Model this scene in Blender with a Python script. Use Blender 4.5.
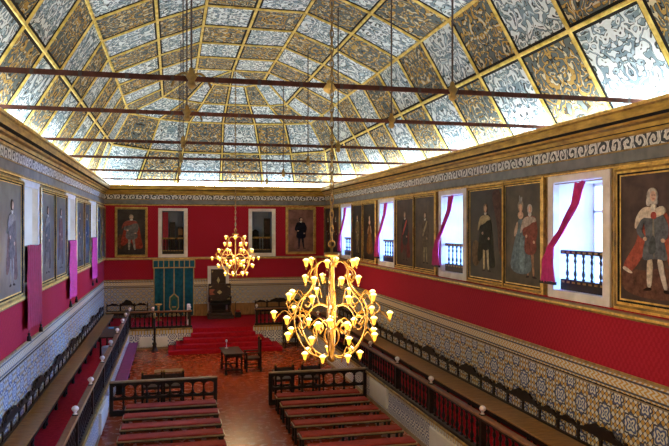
import bpy, math, random
from mathutils import Vector, Matrix
random.seed(7)
PI = math.pi
for o in list(bpy.data.objects): bpy.data.objects.remove(o)
scene = bpy.context.scene
COL = scene.collection

# ---------------------------------------------------------------- camera
TH = math.atan(162.5 / 680.0)
cd = bpy.data.cameras.new('camera'); cam = bpy.data.objects.new('camera', cd); COL.objects.link(cam)
cam.location = (0, 0, 5.3); cam.rotation_euler = (PI / 2, 0, -TH)
cd.sensor_width = 36; cd.lens = 36 * 680 / 669; cd.shift_y = 4 / 669; cd.clip_end = 200
scene.camera = cam
# ---------------------------------------------------------------- world and exposure
w = bpy.data.worlds.new('sky'); scene.world = w; w.use_nodes = True
bg = w.node_tree.nodes['Background']; bg.inputs[0].default_value = (0.58, 0.74, 1.0, 1); bg.inputs[1].default_value = 2.4
scene.view_settings.view_transform = 'Standard'; scene.view_settings.look = 'None'
scene.view_settings.exposure = 0.3; scene.view_settings.gamma = 1; scene.view_settings.use_curve_mapping = False
scene.cycles.use_denoising = True; scene.cycles.max_bounces = 8; scene.cycles.diffuse_bounces = 5
scene.cycles.sample_clamp_indirect = 8; scene.cycles.transparent_max_bounces = 12
COVE = 27.0; CHAND_W = 520; BULB = 3.2; FILL_W = 120
sl = bpy.data.lights.new('cool_daylight', 'SUN'); sl.energy = 125; sl.angle = math.radians(42); sl.color = (.12, .34, 1.0)
so = bpy.data.objects.new('cool_daylight', sl); COL.objects.link(so); so.rotation_euler = (0, math.radians(90 - 13), 0)   # soft northern daylight entering the right windows

XL, XR, Y0, YB = -3.21, 7.79, 34.7, -4.0      # the hall
XC = (XL + XR) / 2
RW = [(-1.15, 0.5), (4.95, 6.6), (11.1, 12.76), (17.32, 18.84), (23.33, 24.98), (29.35, 31.0)]   # right windows
LW = [(3.75, 5.5), (9.9, 11.7), (16.1, 17.82), (22.45, 24.2), (28.6, 30.6)]                       # left windows

# area lights: sky portals at the right windows, one added fill behind the viewpoint
def area(name, loc, rot, sx, sy, power, color, portal=False):
    l = bpy.data.lights.new(name, 'AREA'); l.shape = 'RECTANGLE'; l.size = sx; l.size_y = sy
    l.energy = power; l.color = color
    if portal: l.cycles.is_portal = True
    o = bpy.data.objects.new(name, l); COL.objects.link(o); o.location = loc; o.rotation_euler = rot
    return o
for (a, b) in RW:
    area('daylight_portal', (XR + 1.02, (a + b) / 2, 5.15), (0, PI / 2, 0), 2.2, b - a, 1, (1, 1, 1), True)
area('added_fill_light', (2.3, -2.6, 6.6), (math.radians(72), 0, 0), 6, 1.5, FILL_W, (1.0, 0.86, 0.68))  # unseen warm fill, added to brighten the hall; no lamp hangs here

# ---------------------------------------------------------------- materials
class NT:
    def __init__(s, name):
        s.m = bpy.data.materials.new(name); s.m.use_nodes = True; s.t = s.m.node_tree; s.N = s.t.nodes; s.L = s.t.links
        s.b = s.N['Principled BSDF']
    def n(s, typ, **k):
        x = s.N.new(typ)
        for a, v in k.items(): setattr(x, a, v)
        return x
    def put(s, inp, v):
        if hasattr(v, 'is_output') or isinstance(v, bpy.types.NodeSocket): s.L.new(v, inp)
        else: inp.default_value = v
    def math(s, op, a, b=None, c=None):
        x = s.n('ShaderNodeMath', operation=op)
        s.put(x.inputs[0], a)
        if b is not None: s.put(x.inputs[1], b)
        if c is not None: s.put(x.inputs[2], c)
        return x.outputs[0]
    def mix(s, f, a, b):
        x = s.n('ShaderNodeMix', data_type='RGBA')
        s.put(x.inputs[0], f); s.put(x.inputs[6], a); s.put(x.inputs[7], b)
        return x.outputs[2]
    def coord(s, which='Object'):
        return s.n('ShaderNodeTexCoord').outputs[which]
    def sep(s, v):
        x = s.n('ShaderNodeSeparateXYZ'); s.L.new(v, x.inputs[0]); return x.outputs
    def comb(s, a, b, c=0.0):
        x = s.n('ShaderNodeCombineXYZ'); s.put(x.inputs[0], a); s.put(x.inputs[1], b); s.put(x.inputs[2], c); return x.outputs[0]
    def scale(s, v, k):
        x = s.n('ShaderNodeVectorMath', operation='MULTIPLY'); s.L.new(v, x.inputs[0]); x.inputs[1].default_value = k; return x.outputs[0]
    def add(s, v, w_):
        x = s.n('ShaderNodeVectorMath', operation='ADD'); s.L.new(v, x.inputs[0]); s.L.new(w_, x.inputs[1]); return x.outputs[0]
    def noise(s, v, sc, det=2.0, rough=0.5, out='Fac', dist=0.0):
        x = s.n('ShaderNodeTexNoise'); s.L.new(v, x.inputs['Vector']); x.inputs['Scale'].default_value = sc
        x.inputs['Detail'].default_value = det; x.inputs['Roughness'].default_value = rough; x.inputs['Distortion'].default_value = dist
        return x.outputs[0 if out == 'Fac' else 1]
    def less(s, a, b): return s.math('LESS_THAN', a, b)
    def done(s, color=None, rough=0.5, metal=0.0, spec=0.5, bump=None, bstr=0.3, bdist=0.02):
        if color is not None: s.put(s.b.inputs['Base Color'], color)
        s.put(s.b.inputs['Roughness'], rough); s.put(s.b.inputs['Metallic'], metal); s.put(s.b.inputs['Specular IOR Level'], spec)
        if bump is not None:
            x = s.n('ShaderNodeBump'); x.inputs['Strength'].default_value = bstr; x.inputs['Distance'].default_value = bdist
            s.L.new(bump, x.inputs['Height']); s.L.new(x.outputs[0], s.b.inputs['Normal'])
        return s.m
def C4(c): return (c[0], c[1], c[2], 1)
_cache = {}
def noisy(name, c1, c2, sc=3, rough=0.5, metal=0.0, spec=0.5, stretch=(1, 1, 1), det=4):
    if name in _cache: return _cache[name]
    t = NT(name); v = t.scale(t.coord(), stretch); f = t.noise(v, sc, det, 0.6)
    r = t.n('ShaderNodeMapRange'); t.L.new(f, r.inputs[0]); r.inputs[1].default_value = .3; r.inputs[2].default_value = .7
    m = t.done(t.mix(r.outputs[0], C4(c1), C4(c2)), rough, metal, spec, f, .15)
    _cache[name] = m; return m
def paint(c):
    k = 'paint_%.2f_%.2f_%.2f' % c
    return noisy(k, tuple(x * .45 for x in c), tuple(min(1, x * 1.3) for x in c), 11, .7, 0, .1)
def emit(name, c, s_):
    t = NT(name); t.b.inputs['Base Color'].default_value = C4(c)
    t.b.inputs['Emission Color'].default_value = C4(c); t.b.inputs['Emission Strength'].default_value = s_
    return t.m

def ceiling_art(name, ground, fill, accent, line, seed):
    t = NT(name); uv = t.coord('UV')
    wv = t.noise(uv, 1.7, 2, .5, 'Color'); off = t.scale(wv, (.9, .9, .9))
    p = t.add(uv, off)
    n1 = t.noise(p, 3.3, 1.0, .5)
    s1 = t.math('SINE', t.math('MULTIPLY', n1, 27.0 + seed))
    n2 = t.noise(t.scale(p, (1.3, 1.3, 1.3)), 3.4, 1.0, .5)
    s2 = t.math('SINE', t.math('MULTIPLY', n2, 23.0))
    fillm = t.math('GREATER_THAN', s1, 0.0)
    accm = t.math('GREATER_THAN', s2, 0.35)
    out1 = t.less(t.math('ABSOLUTE', s1), 0.30)
    out2 = t.less(t.math('ABSOLUTE', t.math('SUBTRACT', s2, 0.35)), 0.12)
    soft = t.noise(p, 12, 3)
    gcol = t.mix(soft, C4(tuple(x * .8 for x in ground)), C4(tuple(x * 1.2 for x in ground)))
    fcol = t.mix(t.math('MULTIPLY', accm, fillm), C4(fill), C4(accent))
    c = t.mix(fillm, gcol, fcol)
    c = t.mix(t.math('MULTIPLY', out1, .9), c, C4(line))
    c = t.mix(t.math('MULTIPLY', out2, t.math('MULTIPLY', fillm, .85)), c, C4(line))
    return t.done(c, .8, 0, .1)
M = {}
M['silver'] = ceiling_art('painted_silver_grotesque', (.80, .90, .93), (.22, .33, .40), (.52, .68, .76), (.012, .018, .02), 0)
M['ochre'] = ceiling_art('painted_ochre_grotesque', (.13, .16, .16), (.50, .32, .09), (.66, .62, .44), (.012, .012, .012), 5)

def frieze_mat():
    t = NT('acanthus_frieze'); o = t.sep(t.coord()); a = t.math('ADD', o[0], o[1]); z = t.math('SUBTRACT', o[2], 6.77)
    P = .34; k = t.math('DIVIDE', a, P); fl = t.math('FLOOR', k); lx = t.math('MULTIPLY', t.math('SUBTRACT', t.math('SUBTRACT', k, fl), .5), P)
    sgn = t.math('SUBTRACT', t.math('MULTIPLY', t.math('MODULO', t.math('ABSOLUTE', fl), 2.0), 2.0), 1.0)
    zz = t.math('MULTIPLY', z, sgn)
    r = t.math('SQRT', t.math('ADD', t.math('MULTIPLY', lx, lx), t.math('MULTIPLY', zz, zz)))
    an = t.math('ARCTAN2', zz, lx)
    nz = t.noise(t.comb(a, z), 7, 3)
    s1 = t.math('SINE', t.math('ADD', t.math('ADD', an, t.math('MULTIPLY', r, 50.0)), t.math('MULTIPLY', nz, 9.0)))
    c = t.mix(t.math('GREATER_THAN', s1, -.1), C4((.03, .035, .04)), C4((.80, .78, .70)))
    c = t.mix(t.math('MULTIPLY', t.math('GREATER_THAN', s1, .75), .5), c, C4((.3, .3, .3)))
    return t.done(c, .6)
M['frieze'] = frieze_mat()

def tile_mat(P=.74, nm='azulejo_tiles'):
    t = NT(nm); o = t.sep(t.coord()); a = t.math('ADD', o[0], o[1]); z = o[2]
    def cell(off):
        f1 = t.math('SUBTRACT', t.math('FRACT', t.math('ADD', t.math('DIVIDE', a, P), off)), .5)
        f2 = t.math('SUBTRACT', t.math('FRACT', t.math('ADD', t.math('DIVIDE', z, P), off)), .5)
        r = t.math('SQRT', t.math('ADD', t.math('MULTIPLY', f1, f1), t.math('MULTIPLY', f2, f2)))
        return r, t.math('ARCTAN2', f2, f1), f1, f2
    r, an, f1, f2 = cell(0.0); r2, an2, g1, g2 = cell(.5)
    def star(r_, a_, R0, k1, k2):
        c8 = t.math('COSINE', t.math('MULTIPLY', a_, 8.0)); R_ = t.math('ADD', t.math('MULTIPLY', c8, .03), R0)
        q = t.math('SINE', t.math('ADD', t.math('MULTIPLY', r_, k1), t.math('MULTIPLY', t.math('COSINE', t.math('MULTIPLY', a_, 4.0)), k2)))
        return t.less(r_, R_), t.less(t.math('ABSOLUTE', t.math('SUBTRACT', r_, R_)), .026), q
    white, yel, blue = C4((.72, .70, .58)), C4((.58, .32, .035)), C4((.010, .018, .05))
    i1, e1, q1 = star(r, an, .27, 48.0, 2.2); i2, e2, q2 = star(r2, an2, .21, 52.0, 1.8)
    fld = t.math('MULTIPLY', t.math('SINE', t.math('MULTIPLY', t.math('ADD', f1, f2), 18.85)), t.math('SINE', t.math('MULTIPLY', t.math('SUBTRACT', f1, f2), 18.85)))
    c = t.mix(t.math('GREATER_THAN', fld, .0), white, yel)
    c = t.mix(t.less(t.math('ABSOLUTE', fld), .16), c, blue)
    for ii, ee, qq in ((i1, e1, q1), (i2, e2, q2)):
        c = t.mix(ii, c, t.mix(t.math('GREATER_THAN', qq, -.05), white, C4((.04, .08, .24)))); c = t.mix(ee, c, blue)
    # border courses under the cap moulding
    zb = t.math('GREATER_THAN', z, 2.36)
    b1 = t.math('SINE', t.math('ADD', t.math('MULTIPLY', a, 46.0), t.math('MULTIPLY', t.math('SINE', t.math('MULTIPLY', z, 60.0)), 2.0)))
    cb = t.mix(t.math('GREATER_THAN', b1, 0), yel, white)
    ln = t.less(t.math('ABSOLUTE', t.math('SUBTRACT', t.math('ABSOLUTE', t.math('SUBTRACT', z, 2.50)), .1)), .018)
    cb = t.mix(ln, cb, blue)
    c = t.mix(zb, c, cb)
    g = t.noise(t.comb(a, z), 1.3, 3)
    c = t.mix(t.math('MULTIPLY', g, .25), c, C4((.30, .27, .20)))
    return t.done(c, .35, 0, .3)
M['tile'] = tile_mat()
M['tile_far'] = tile_mat(.27, 'far_azulejo_tiles')

def plinth_mat():
    t = NT('small_azulejo_tiles'); o = t.sep(t.coord()); a = t.math('ADD', o[0], o[1]); z = o[2]; P = .36
    f1 = t.math('SUBTRACT', t.math('FRACT', t.math('DIVIDE', a, P)), .5); f2 = t.math('SUBTRACT', t.math('FRACT', t.math('DIVIDE', z, P)), .5)
    r = t.math('SQRT', t.math('ADD', t.math('MULTIPLY', f1, f1), t.math('MULTIPLY', f2, f2))); an = t.math('ARCTAN2', f2, f1)
    s_ = t.math('SINE', t.math('ADD', t.math('MULTIPLY', r, 24.0), t.math('MULTIPLY', t.math('COSINE', t.math('MULTIPLY', an, 4.0)), 2.5)))
    c = t.mix(t.math('GREATER_THAN', s_, 0.0), C4((.74, .73, .64)), C4((.04, .07, .17)))
    zb = t.math('GREATER_THAN', z, .66); b1 = t.math('SINE', t.math('MULTIPLY', a, 50.0))
    cb = t.mix(t.math('GREATER_THAN', b1, 0), C4((.5, .34, .1)), C4((.5, .5, .42)))
    return t.done(t.mix(zb, c, cb), .3)
M['plinth'] = plinth_mat()

def damask():
    t = NT('red_damask_cloth'); o = t.sep(t.coord()); a = t.math('ADD', o[0], o[1]); z = o[2]
    s1 = t.math('MULTIPLY', t.math('SINE', t.math('MULTIPLY', a, 52.0)), t.math('SINE', t.math('MULTIPLY', z, 38.0)))
    n_ = t.noise(t.comb(a, z), 14, 3)
    f = t.math('GREATER_THAN', t.math('ADD', s1, t.math('MULTIPLY', n_, 1.5)), .8)
    v_ = t.noise(t.comb(a, z), .8, 2)
    c = t.mix(f, C4((.34, .014, .026)), C4((.42, .020, .036)))
    c = t.mix(t.math('MULTIPLY', v_, .4), c, C4((.28, .007, .020)))
    return t.done(c, .8, 0, .1)
M['damask'] = damask()

def floor_mat():
    t = NT('terracotta_floor'); v = t.coord()
    br = t.n('ShaderNodeTexBrick'); t.L.new(v, br.inputs['Vector']); br.inputs['Scale'].default_value = 1.0
    br.inputs['Brick Width'].default_value = .30; br.inputs['Row Height'].default_value = .15; br.inputs['Mortar Size'].default_value = .006
    br.inputs['Color1'].default_value = (.29, .045, .009, 1); br.inputs['Color2'].default_value = (.24, .035, .008, 1); br.inputs['Mortar'].default_value = (.15, .024, .007, 1)
    n_ = t.noise(v, .9, 4)
    c = t.mix(n_, br.outputs[0], C4((.26, .040, .009)))
    rn = t.noise(v, 5, 3); rr = t.math('ADD', t.math('MULTIPLY', rn, .2), .16)
    return t.done(c, rr, 0, .2, br.outputs[1], .05)
M['floor'] = floor_mat()
M['gilt'] = noisy('gilded_wood', (.42, .22, .03), (.98, .66, .16), 7, .45, .15)
M['gilt_rib'] = noisy('ceiling_gilding', (.50, .34, .04), (.98, .80, .26), 5, .6, 0, .2)
M['gilt_dark'] = noisy('worn_gilding', (.08, .045, .010), (.46, .27, .05), 5, .55, .1)
M['cornice'] = noisy('cornice_gilding', (.22, .12, .015), (.66, .42, .07), 2.2, .5, .1, .3, stretch=(1, 1, 4))
M['black'] = noisy('black_moulding', (.006, .006, .006), (.02, .018, .016), 6, .8, 0, .15)
M['greyband'] = noisy('grey_painted_band', (.10, .10, .095), (.20, .19, .17), 3, .6)
M['dwood'] = noisy('dark_turned_wood', (.006, .004, .003), (.022, .011, .006), 8, .45, 0, .2)
M['mwood'] = noisy('brown_seat_wood', (.17, .078, .020), (.33, .16, .045), 3, .45, 0, .3, stretch=(4, 1, 1))
M['rail'] = noisy('handrail_wood', (.11, .045, .018), (.22, .095, .036), 4, .5, 0, .25)
M['edge'] = noisy('worn_edge_wood', (.20, .13, .055), (.36, .25, .12), 5, .4)
M['carpet'] = noisy('red_carpet', (.23, .003, .008), (.35, .008, .016), 12, .95, spec=.1)
M['cushion'] = noisy('rust_red_velvet', (.22, .022, .014), (.34, .042, .026), 5, .85, spec=.2)
M['purple'] = noisy('crimson_seat_cloth', (.10, .003, .035), (.18, .007, .06), 5, .85)
M['curtain'] = noisy('magenta_velvet', (.42, .010, .12), (.66, .030, .24), 6, .7)
M['curtain_red'] = noisy('dark_red_velvet', (.30, .003, .02), (.44, .008, .035), 6, .7)
M['stone'] = noisy('pale_limestone', (.62, .55, .44), (.84, .78, .68), 2.5, .7)
M['white'] = noisy('white_plaster', (.72, .72, .72), (.82, .82, .82), 2, .7)
M['sash'] = noisy('white_sash_paint', (.70, .72, .72), (.8, .8, .8), 2, .5)
M['radiator'] = noisy('cream_enamel', (.62, .58, .46), (.72, .68, .56), 2, .4)
M['brass'] = noisy('polished_brass', (.26, .13, .015), (.46, .25, .04), 6, .4, .5)
M['iron'] = noisy('rust_red_iron', (.05, .016, .010), (.13, .045, .028), 6, .7, 0, .2)
M['iron_dark'] = noisy('dark_iron', (.03, .02, .018), (.08, .05, .04), 6, .6)
M['bulb'] = emit('glowing_bulb', (1.0, .80, .34), BULB)
M['glow_cup'] = emit('lit_amber_glass', (1.0, .56, .05), 1.25)
M['cove'] = emit('cove_tube', (.91, .98, 1.0), COVE)
M['teal'] = noisy('teal_velvet', (.005, .065, .105), (.016, .13, .19), 5, .8, spec=.2)
M['green'] = noisy('green_velvet', (.01, .07, .05), (.03, .14, .10), 5, .8)
M['shield'] = noisy('gilt_braid', (.30, .22, .08), (.50, .38, .16), 6, .5, .2)
M['ivory'] = noisy('ivory_finial', (.62, .52, .44), (.78, .68, .58), 5, .4)
M['leather'] = noisy('carved_dark_leather', (.018, .008, .005), (.050, .022, .012), 9, .5, 0, .25)
M['redgilt'] = noisy('red_lacquer', (.22, .03, .012), (.34, .07, .02), 9, .5)
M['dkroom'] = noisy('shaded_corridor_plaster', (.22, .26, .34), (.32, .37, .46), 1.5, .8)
M['plastic'] = noisy('pale_grey_plastic', (.45, .46, .5), (.58, .58, .62), 3, .5)
M['blue_paper'] = noisy('blue_paper', (.02, .16, .34), (.04, .24, .45), 3, .5)
def glass():
    t = NT('window_glass'); tr = t.n('ShaderNodeBsdfTransparent'); gl = t.n('ShaderNodeBsdfGlossy'); gl.inputs['Roughness'].default_value = .02
    mx = t.n('ShaderNodeMixShader'); mx.inputs[0].default_value = .07; t.L.new(tr.outputs[0], mx.inputs[1]); t.L.new(gl.outputs[0], mx.inputs[2])
    t.L.new(mx.outputs[0], t.N['Material Output'].inputs['Surface']); return t.m
M['glass'] = glass()

# ---------------------------------------------------------------- mesh collector
class MB:
    def __init__(s): s.v = []; s.f = []; s.mi = []; s.mats = []; s.uv = {}; s.sm = []
    def mat(s, m):
        m = M[m] if isinstance(m, str) else m
        if m not in s.mats: s.mats.append(m)
        return s.mats.index(m)
    def face(s, pts, m, uv=None, smooth=False):
        i = len(s.v); s.v += [tuple(p) for p in pts]; s.f.append(tuple(range(i, i + len(pts)))); s.mi.append(s.mat(m)); s.sm.append(smooth)
        if uv: s.uv[len(s.f) - 1] = uv
    def raw(s, vs, fs, m, smooth=False):
        i = len(s.v); s.v += [tuple(p) for p in vs]; k = s.mat(m)
        for f in fs: s.f.append(tuple(i + a for a in f)); s.mi.append(k); s.sm.append(smooth)
        return s
    def box(s, x0, x1, y0, y1, z0, z1, m, bev=0.0):
        if bev:
            b = bev; vs = []
            for (z, q) in ((z0, b), (z0 + b, 0), (z1 - b, 0), (z1, b)):
                vs += [(x0 + q, y0 + q, z), (x1 - q, y0 + q, z), (x1 - q, y1 - q, z), (x0 + q, y1 - q, z)]
            fs = [(3, 2, 1, 0), (12, 13, 14, 15)]
            for k in range(3):
                for j in range(4): fs.append((4 * k + j, 4 * k + (j + 1) % 4, 4 * k + 4 + (j + 1) % 4, 4 * k + 4 + j))
            return s.raw(vs, fs, m)
        return s.raw([(x0, y0, z0), (x1, y0, z0), (x1, y1, z0), (x0, y1, z0), (x0, y0, z1), (x1, y0, z1), (x1, y1, z1), (x0, y1, z1)],
              [(3, 2, 1, 0), (4, 5, 6, 7), (0, 1, 5, 4), (1, 2, 6, 5), (2, 3, 7, 6), (3, 0, 4, 7)], m)
    def tube(s, pts, r, m, n=8, cap=True):
        pts = [Vector(p) for p in pts]; rs = r if isinstance(r, (list, tuple)) else [r] * len(pts)
        vs = []; prev = None
        for i, p in enumerate(pts):
            d = (pts[min(i + 1, len(pts) - 1)] - pts[max(i - 1, 0)]).normalized()
            if prev is None:
                a = Vector((0, 0, 1)) if abs(d.z) < .9 else Vector((1, 0, 0)); u = d.cross(a).normalized()
            else:
                u = (prev - d * prev.dot(d)).normalized()
            prev = u; w_ = d.cross(u)
            for j in range(n):
                t = 2 * PI * j / n; vs.append(p + (u * math.cos(t) + w_ * math.sin(t)) * rs[i])
        fs = []
        for i in range(len(pts) - 1):
            for j in range(n): fs.append((i * n + j, i * n + (j + 1) % n, (i + 1) * n + (j + 1) % n, (i + 1) * n + j))
        if cap: fs.append(tuple(range(n))[::-1]); fs.append(tuple((len(pts) - 1) * n + j for j in range(n)))
        return s.raw(vs, fs, m, True)
    def lathe(s, c, prof, m, n=10):
        return s.tube([(c[0], c[1], c[2] + z) for (r, z) in prof], [max(r, .0005) for (r, z) in prof], m, n)
    def beam(s, a, b, nrm, wd, h, m, lift=0.0):
        """rectangular moulding from a to b, wide wd, rising h along nrm"""
        a = Vector(a); b = Vector(b); d = (b - a).normalized(); nrm = (nrm - d * nrm.dot(d)).normalized(); sd = d.cross(nrm).normalized()
        vs = []
        for p in (a - d * wd * .3, b + d * wd * .3):
            for (q, e) in ((-.5, lift), (.5, lift), (.32, lift + h), (-.32, lift + h)): vs.append(p + sd * wd * q + nrm * e)
        return s.raw(vs, [(0, 1, 2, 3), (7, 6, 5, 4), (0, 4, 5, 1), (1, 5, 6, 2), (2, 6, 7, 3), (3, 7, 4, 0)], m)
    def prism(s, pts, y0, y1, m):
        """outline pts (x,z) extruded from y0 to y1"""
        n = len(pts); vs = [(x, y0, z) for x, z in pts] + [(x, y1, z) for x, z in pts]
        return s.raw(vs, [tuple(range(n)), tuple(range(2 * n - 1, n - 1, -1))] + [((i + 1) % n, i, n + i, n + (i + 1) % n) for i in range(n)], m)
    def build(s, name, parent=None, kind=None, rel=False):
        if parent is not None and not rel:
            mw = parent_matrix(parent).inverted(); vs = [tuple(mw @ Vector(p)) for p in s.v]
        else: vs = s.v
        me = bpy.data.meshes.new(name); me.from_pydata(vs, [], s.f)
        for m in s.mats: me.materials.append(m)
        me.polygons.foreach_set('material_index', s.mi); me.polygons.foreach_set('use_smooth', s.sm)
        if s.uv:
            l = me.uv_layers.new(name='UVMap')
            for fi, uv in s.uv.items():
                for k, li in enumerate(me.polygons[fi].loop_indices): l.data[li].uv = uv[k]
        me.update()
        o = bpy.data.objects.new(name, me); COL.objects.link(o)
        if parent is not None: o.parent = parent
        if kind: o['kind'] = kind
        return o
def parent_matrix(p):
    m = p.matrix_basis.copy(); q = p.parent
    while q is not None: m = q.matrix_basis @ m; q = q.parent
    return m
def thing(name, label, cat, loc=(0, 0, 0), rz=0.0, group=None):
    o = bpy.data.objects.new(name, None); COL.objects.link(o); o.empty_display_size = .1
    o.location = loc; o.rotation_euler = (0, 0, rz); o['label'] = label; o['category'] = cat
    if group: o['group'] = group
    return o
def tag(o, label, cat, group=None):
    o['label'] = label; o['category'] = cat
    if group: o['group'] = group
    return o
def dup(root, loc, rz=0.0, label=None):
    r = root.copy(); COL.objects.link(r); r.location = loc; r.rotation_euler = (0, 0, rz)
    if label: r['label'] = label
    for ch in root.children:
        c = ch.copy(); COL.objects.link(c); c.parent = r
        for g in ch.children:
            d = g.copy(); COL.objects.link(d); d.parent = c
    return r
def L_(m):  # local-coordinates build for a thing placed with rotation
    return m

# ================================================================ STRUCTURE
# floor
b = MB(); b.face([(XL - 1.5, YB - .5, 0), (XR + 1.5, YB - .5, 0), (XR + 1.5, Y0 + .2, 0), (XL - 1.5, Y0 + .2, 0)], 'floor'); b.build('floor', kind='structure')

# walls with window openings
def wall(name, axis, const, a0, a1, holes, low=True):
    """axis 'y': wall in plane x=const running along y; 'x': plane y=const running along x"""
    m = MB()
    def P(a, z): return (const, a, z) if axis == 'y' else (a, const, z)
    def q(u0, u1, z0, z1, mt): m.face([P(u0, z0), P(u1, z0), P(u1, z1), P(u0, z1)], mt)
    q(a0, a1, 0, 2.66, 'tile' if axis == 'y' else 'tile_far'); q(a0, a1, 2.66, 3.70, 'damask'); q(a0, a1, 3.70, 3.84, 'damask')
    hs = sorted(holes)
    x = a0; up = 'gilt_dark' if axis == 'y' else 'damask'
    for (h0, h1, z0, z1) in hs:
        q(x, h0, 3.84, 6.36, up); q(h0, h1, 3.84, z0, up); q(h0, h1, z1, 6.36, up); x = h1
    q(x, a1, 3.84, 6.36, up); q(a0, a1, 6.36, 7.33, 'greyband')
    return m.build(name, kind='structure')
ZB, ZT = 4.0, 6.22
wall('wall_right', 'y', XR, YB, Y0, [(a, c_, ZB, ZT) for a, c_ in RW])
wall('wall_left', 'y', XL, YB, Y0, [(a, c_, ZB, ZT) for a, c_ in LW])
FW = [(-0.48, 0.58, 3.95, 6.09), (3.97, 4.99, 3.97, 6.09)]
FD = (1.88, 2.66, .85, 3.2)
wall('wall_far', 'x', Y0, XL, XR, FW)
m = MB(); m.face([(XL, YB, 0), (XR, YB, 0), (XR, YB, 7.33), (XL, YB, 7.33)], 'damask'); m.build('wall_near', kind='structure')

# mouldings that run round the hall
def ring(name, prof, mats):
    m = MB()
    def rect(o): return [(XL + o, YB + o), (XR - o, YB + o), (XR - o, Y0 - o), (XL + o, Y0 - o)]
    for i in range(len(prof) - 1):
        (o0, z0), (o1, z1) = prof[i], prof[i + 1]; r0, r1 = rect(o0), rect(o1)
        for k in range(4):
            j = (k + 1) % 4
            m.face([(*r0[k], z0), (*r0[j], z0), (*r1[j], z1), (*r1[k], z1)], mats[i] if isinstance(mats, list) else mats)
    return m.build(name, kind='structure')
ring('trim_1', [(0, 6.90), (.06, 6.90), (.07, 6.95), (.11, 6.96), (.13, 7.03), (.20, 7.06), (.22, 7.10), (.29, 7.14), (.31, 7.20), (.31, 7.27), (.34, 7.30), (.34, 7.36), (.28, 7.36), (-.02, 7.34), (-.6, 7.34)],
     ['gilt_dark', 'cornice', 'black', 'cornice', 'gilt_dark', 'cornice', 'black', 'cornice', 'cornice', 'gilt_dark', 'gilt', 'black', 'white', 'white'])
ring('trim_2', [(0, 6.64), (.015, 6.64), (.02, 6.67), (.02, 6.88), (.03, 6.90), (0, 6.905)], ['black', 'gilt_dark', 'frieze', 'gilt_dark', 'gilt_dark'])
ring('trim_3', [(0, 6.36), (.05, 6.36), (.06, 6.39), (.05, 6.43), (.02, 6.44), (0, 6.44)], ['black', 'gilt', 'gilt_dark', 'black', 'black'])
ring('trim_4', [(0, 3.68), (.04, 3.68), (.05, 3.71), (.07, 3.72), (.07, 3.76), (.05, 3.79), (0, 3.80)], ['black', 'gilt_dark', 'edge', 'gilt', 'edge', 'edge'])
ring('trim_5', [(0, 2.66), (.025, 2.66), (.03, 2.69), (.02, 2.72), (0, 2.72)], ['black', 'edge', 'gilt_dark', 'gilt_dark'])
ring('trim_6', [(0, 2.30), (.006, 2.30), (.008, 2.33), (.006, 2.35), (0, 2.35)], ['black', 'edge', 'black', 'black'])

# ---------------------------------------------------------------- ceiling
SX = {'B': (-3.55, 8.13, 7.30), 'L1': (-2.57, 7.15, 8.93), 'L2': (-1.80, 6.38, 10.20), 'L3': (-.39, 5.02, 10.85), 'L4': (.91, 3.67, 11.35), 'L5': (2.29, 2.29, 11.35)}
rows = [-4.0] + [11.2 + 1.9 * k for k in range(-7, 9)]     # ... 26.4
rows = sorted(set(round(r, 2) for r in rows))
NE = {11.35: [(.91, 27.6), (1.32, 28.5), (1.73, 29.1), (2.42, 29.3), (3.05, 29.3), (3.45, 28.9), (3.67, 27.6)],
      10.85: [(-.39, 29.8), (.60, 30.5), (1.33, 30.95), (2.40, 31.05), (3.42, 31.0), (4.32, 30.9), (5.02, 30.3)],
      10.20: [(-1.80, 30.5), (-.55, 31.8), (.80, 32.4), (2.34, 32.4), (3.83, 32.3), (5.20, 32.0), (6.38, 31.5)],
      8.93: [(-2.57, 31.2), (-1.05, 33.1), (.50, 33.75), (2.40, 33.85), (4.25, 33.75), (5.75, 33.3), (7.15, 31.8)],
      7.30: [(-3.55, 35.0), (-1.75, 35.0), (.15, 35.0), (2.40, 35.0), (4.60, 35.0), (6.30, 35.0), (8.13, 35.0)]}
cen = Vector((2.29, 16, 5.0))
cm = MB(); rb = MB()
def panel(p, mt):
    """p = 4 corners a,b (lower edge) c,d (upper edge); mirrored ornament about the middle"""
    a, b_, c_, d = [Vector(q) for q in p]
    w1 = (b_ - a).length; w2 = (c_ - d).length; h = ((d - a).length + (c_ - b_).length) / 2; W = (w1 + w2) / 2
    m0 = (a + b_) / 2; m1 = (c_ + d) / 2; ox, oy = random.uniform(0, 90), random.uniform(0, 90)
    nrm = (b_ - a).cross(d - a)
    flip = nrm.dot(cen - a) < 0
    q1 = [a, m0, m1, d]; u1 = [(ox + W / 2, oy), (ox, oy), (ox, oy + h), (ox + W / 2, oy + h)]
    q2 = [m0, b_, c_, m1]; u2 = [(ox, oy), (ox + W / 2, oy), (ox + W / 2, oy + h), (ox, oy + h)]
    for q, u in ((q1, u1), (q2, u2)):
        if flip: q = q[::-1]; u = u[::-1]
        cm.face(q, mt, uv=u)
edges = {}
def rib(a, b_, nrm, w=1.0):
    k = tuple(sorted((tuple(round(x, 2) for x in a), tuple(round(x, 2) for x in b_))))
    if k[0] == k[1]: return
    if k in edges: edges[k][0] += nrm
    else: edges[k] = [nrm.copy(), w]
def quad(p, mt, wts=(1, 1, 1, 1)):
    p = [Vector(q) for q in p]; panel(p, mt)
    n_ = (p[1] - p[0]).cross(p[3] - p[0]);
    if n_.length < 1e-6: n_ = (p[2] - p[0]).cross(p[3] - p[0])
    n_.normalize()
    if n_.dot(cen - p[0]) < 0: n_ = -n_
    for i in range(4): rib(p[i], p[(i + 1) % 4], n_, wts[i])
keys = ['B', 'L1', 'L2', 'L3', 'L4', 'L5']
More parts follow.
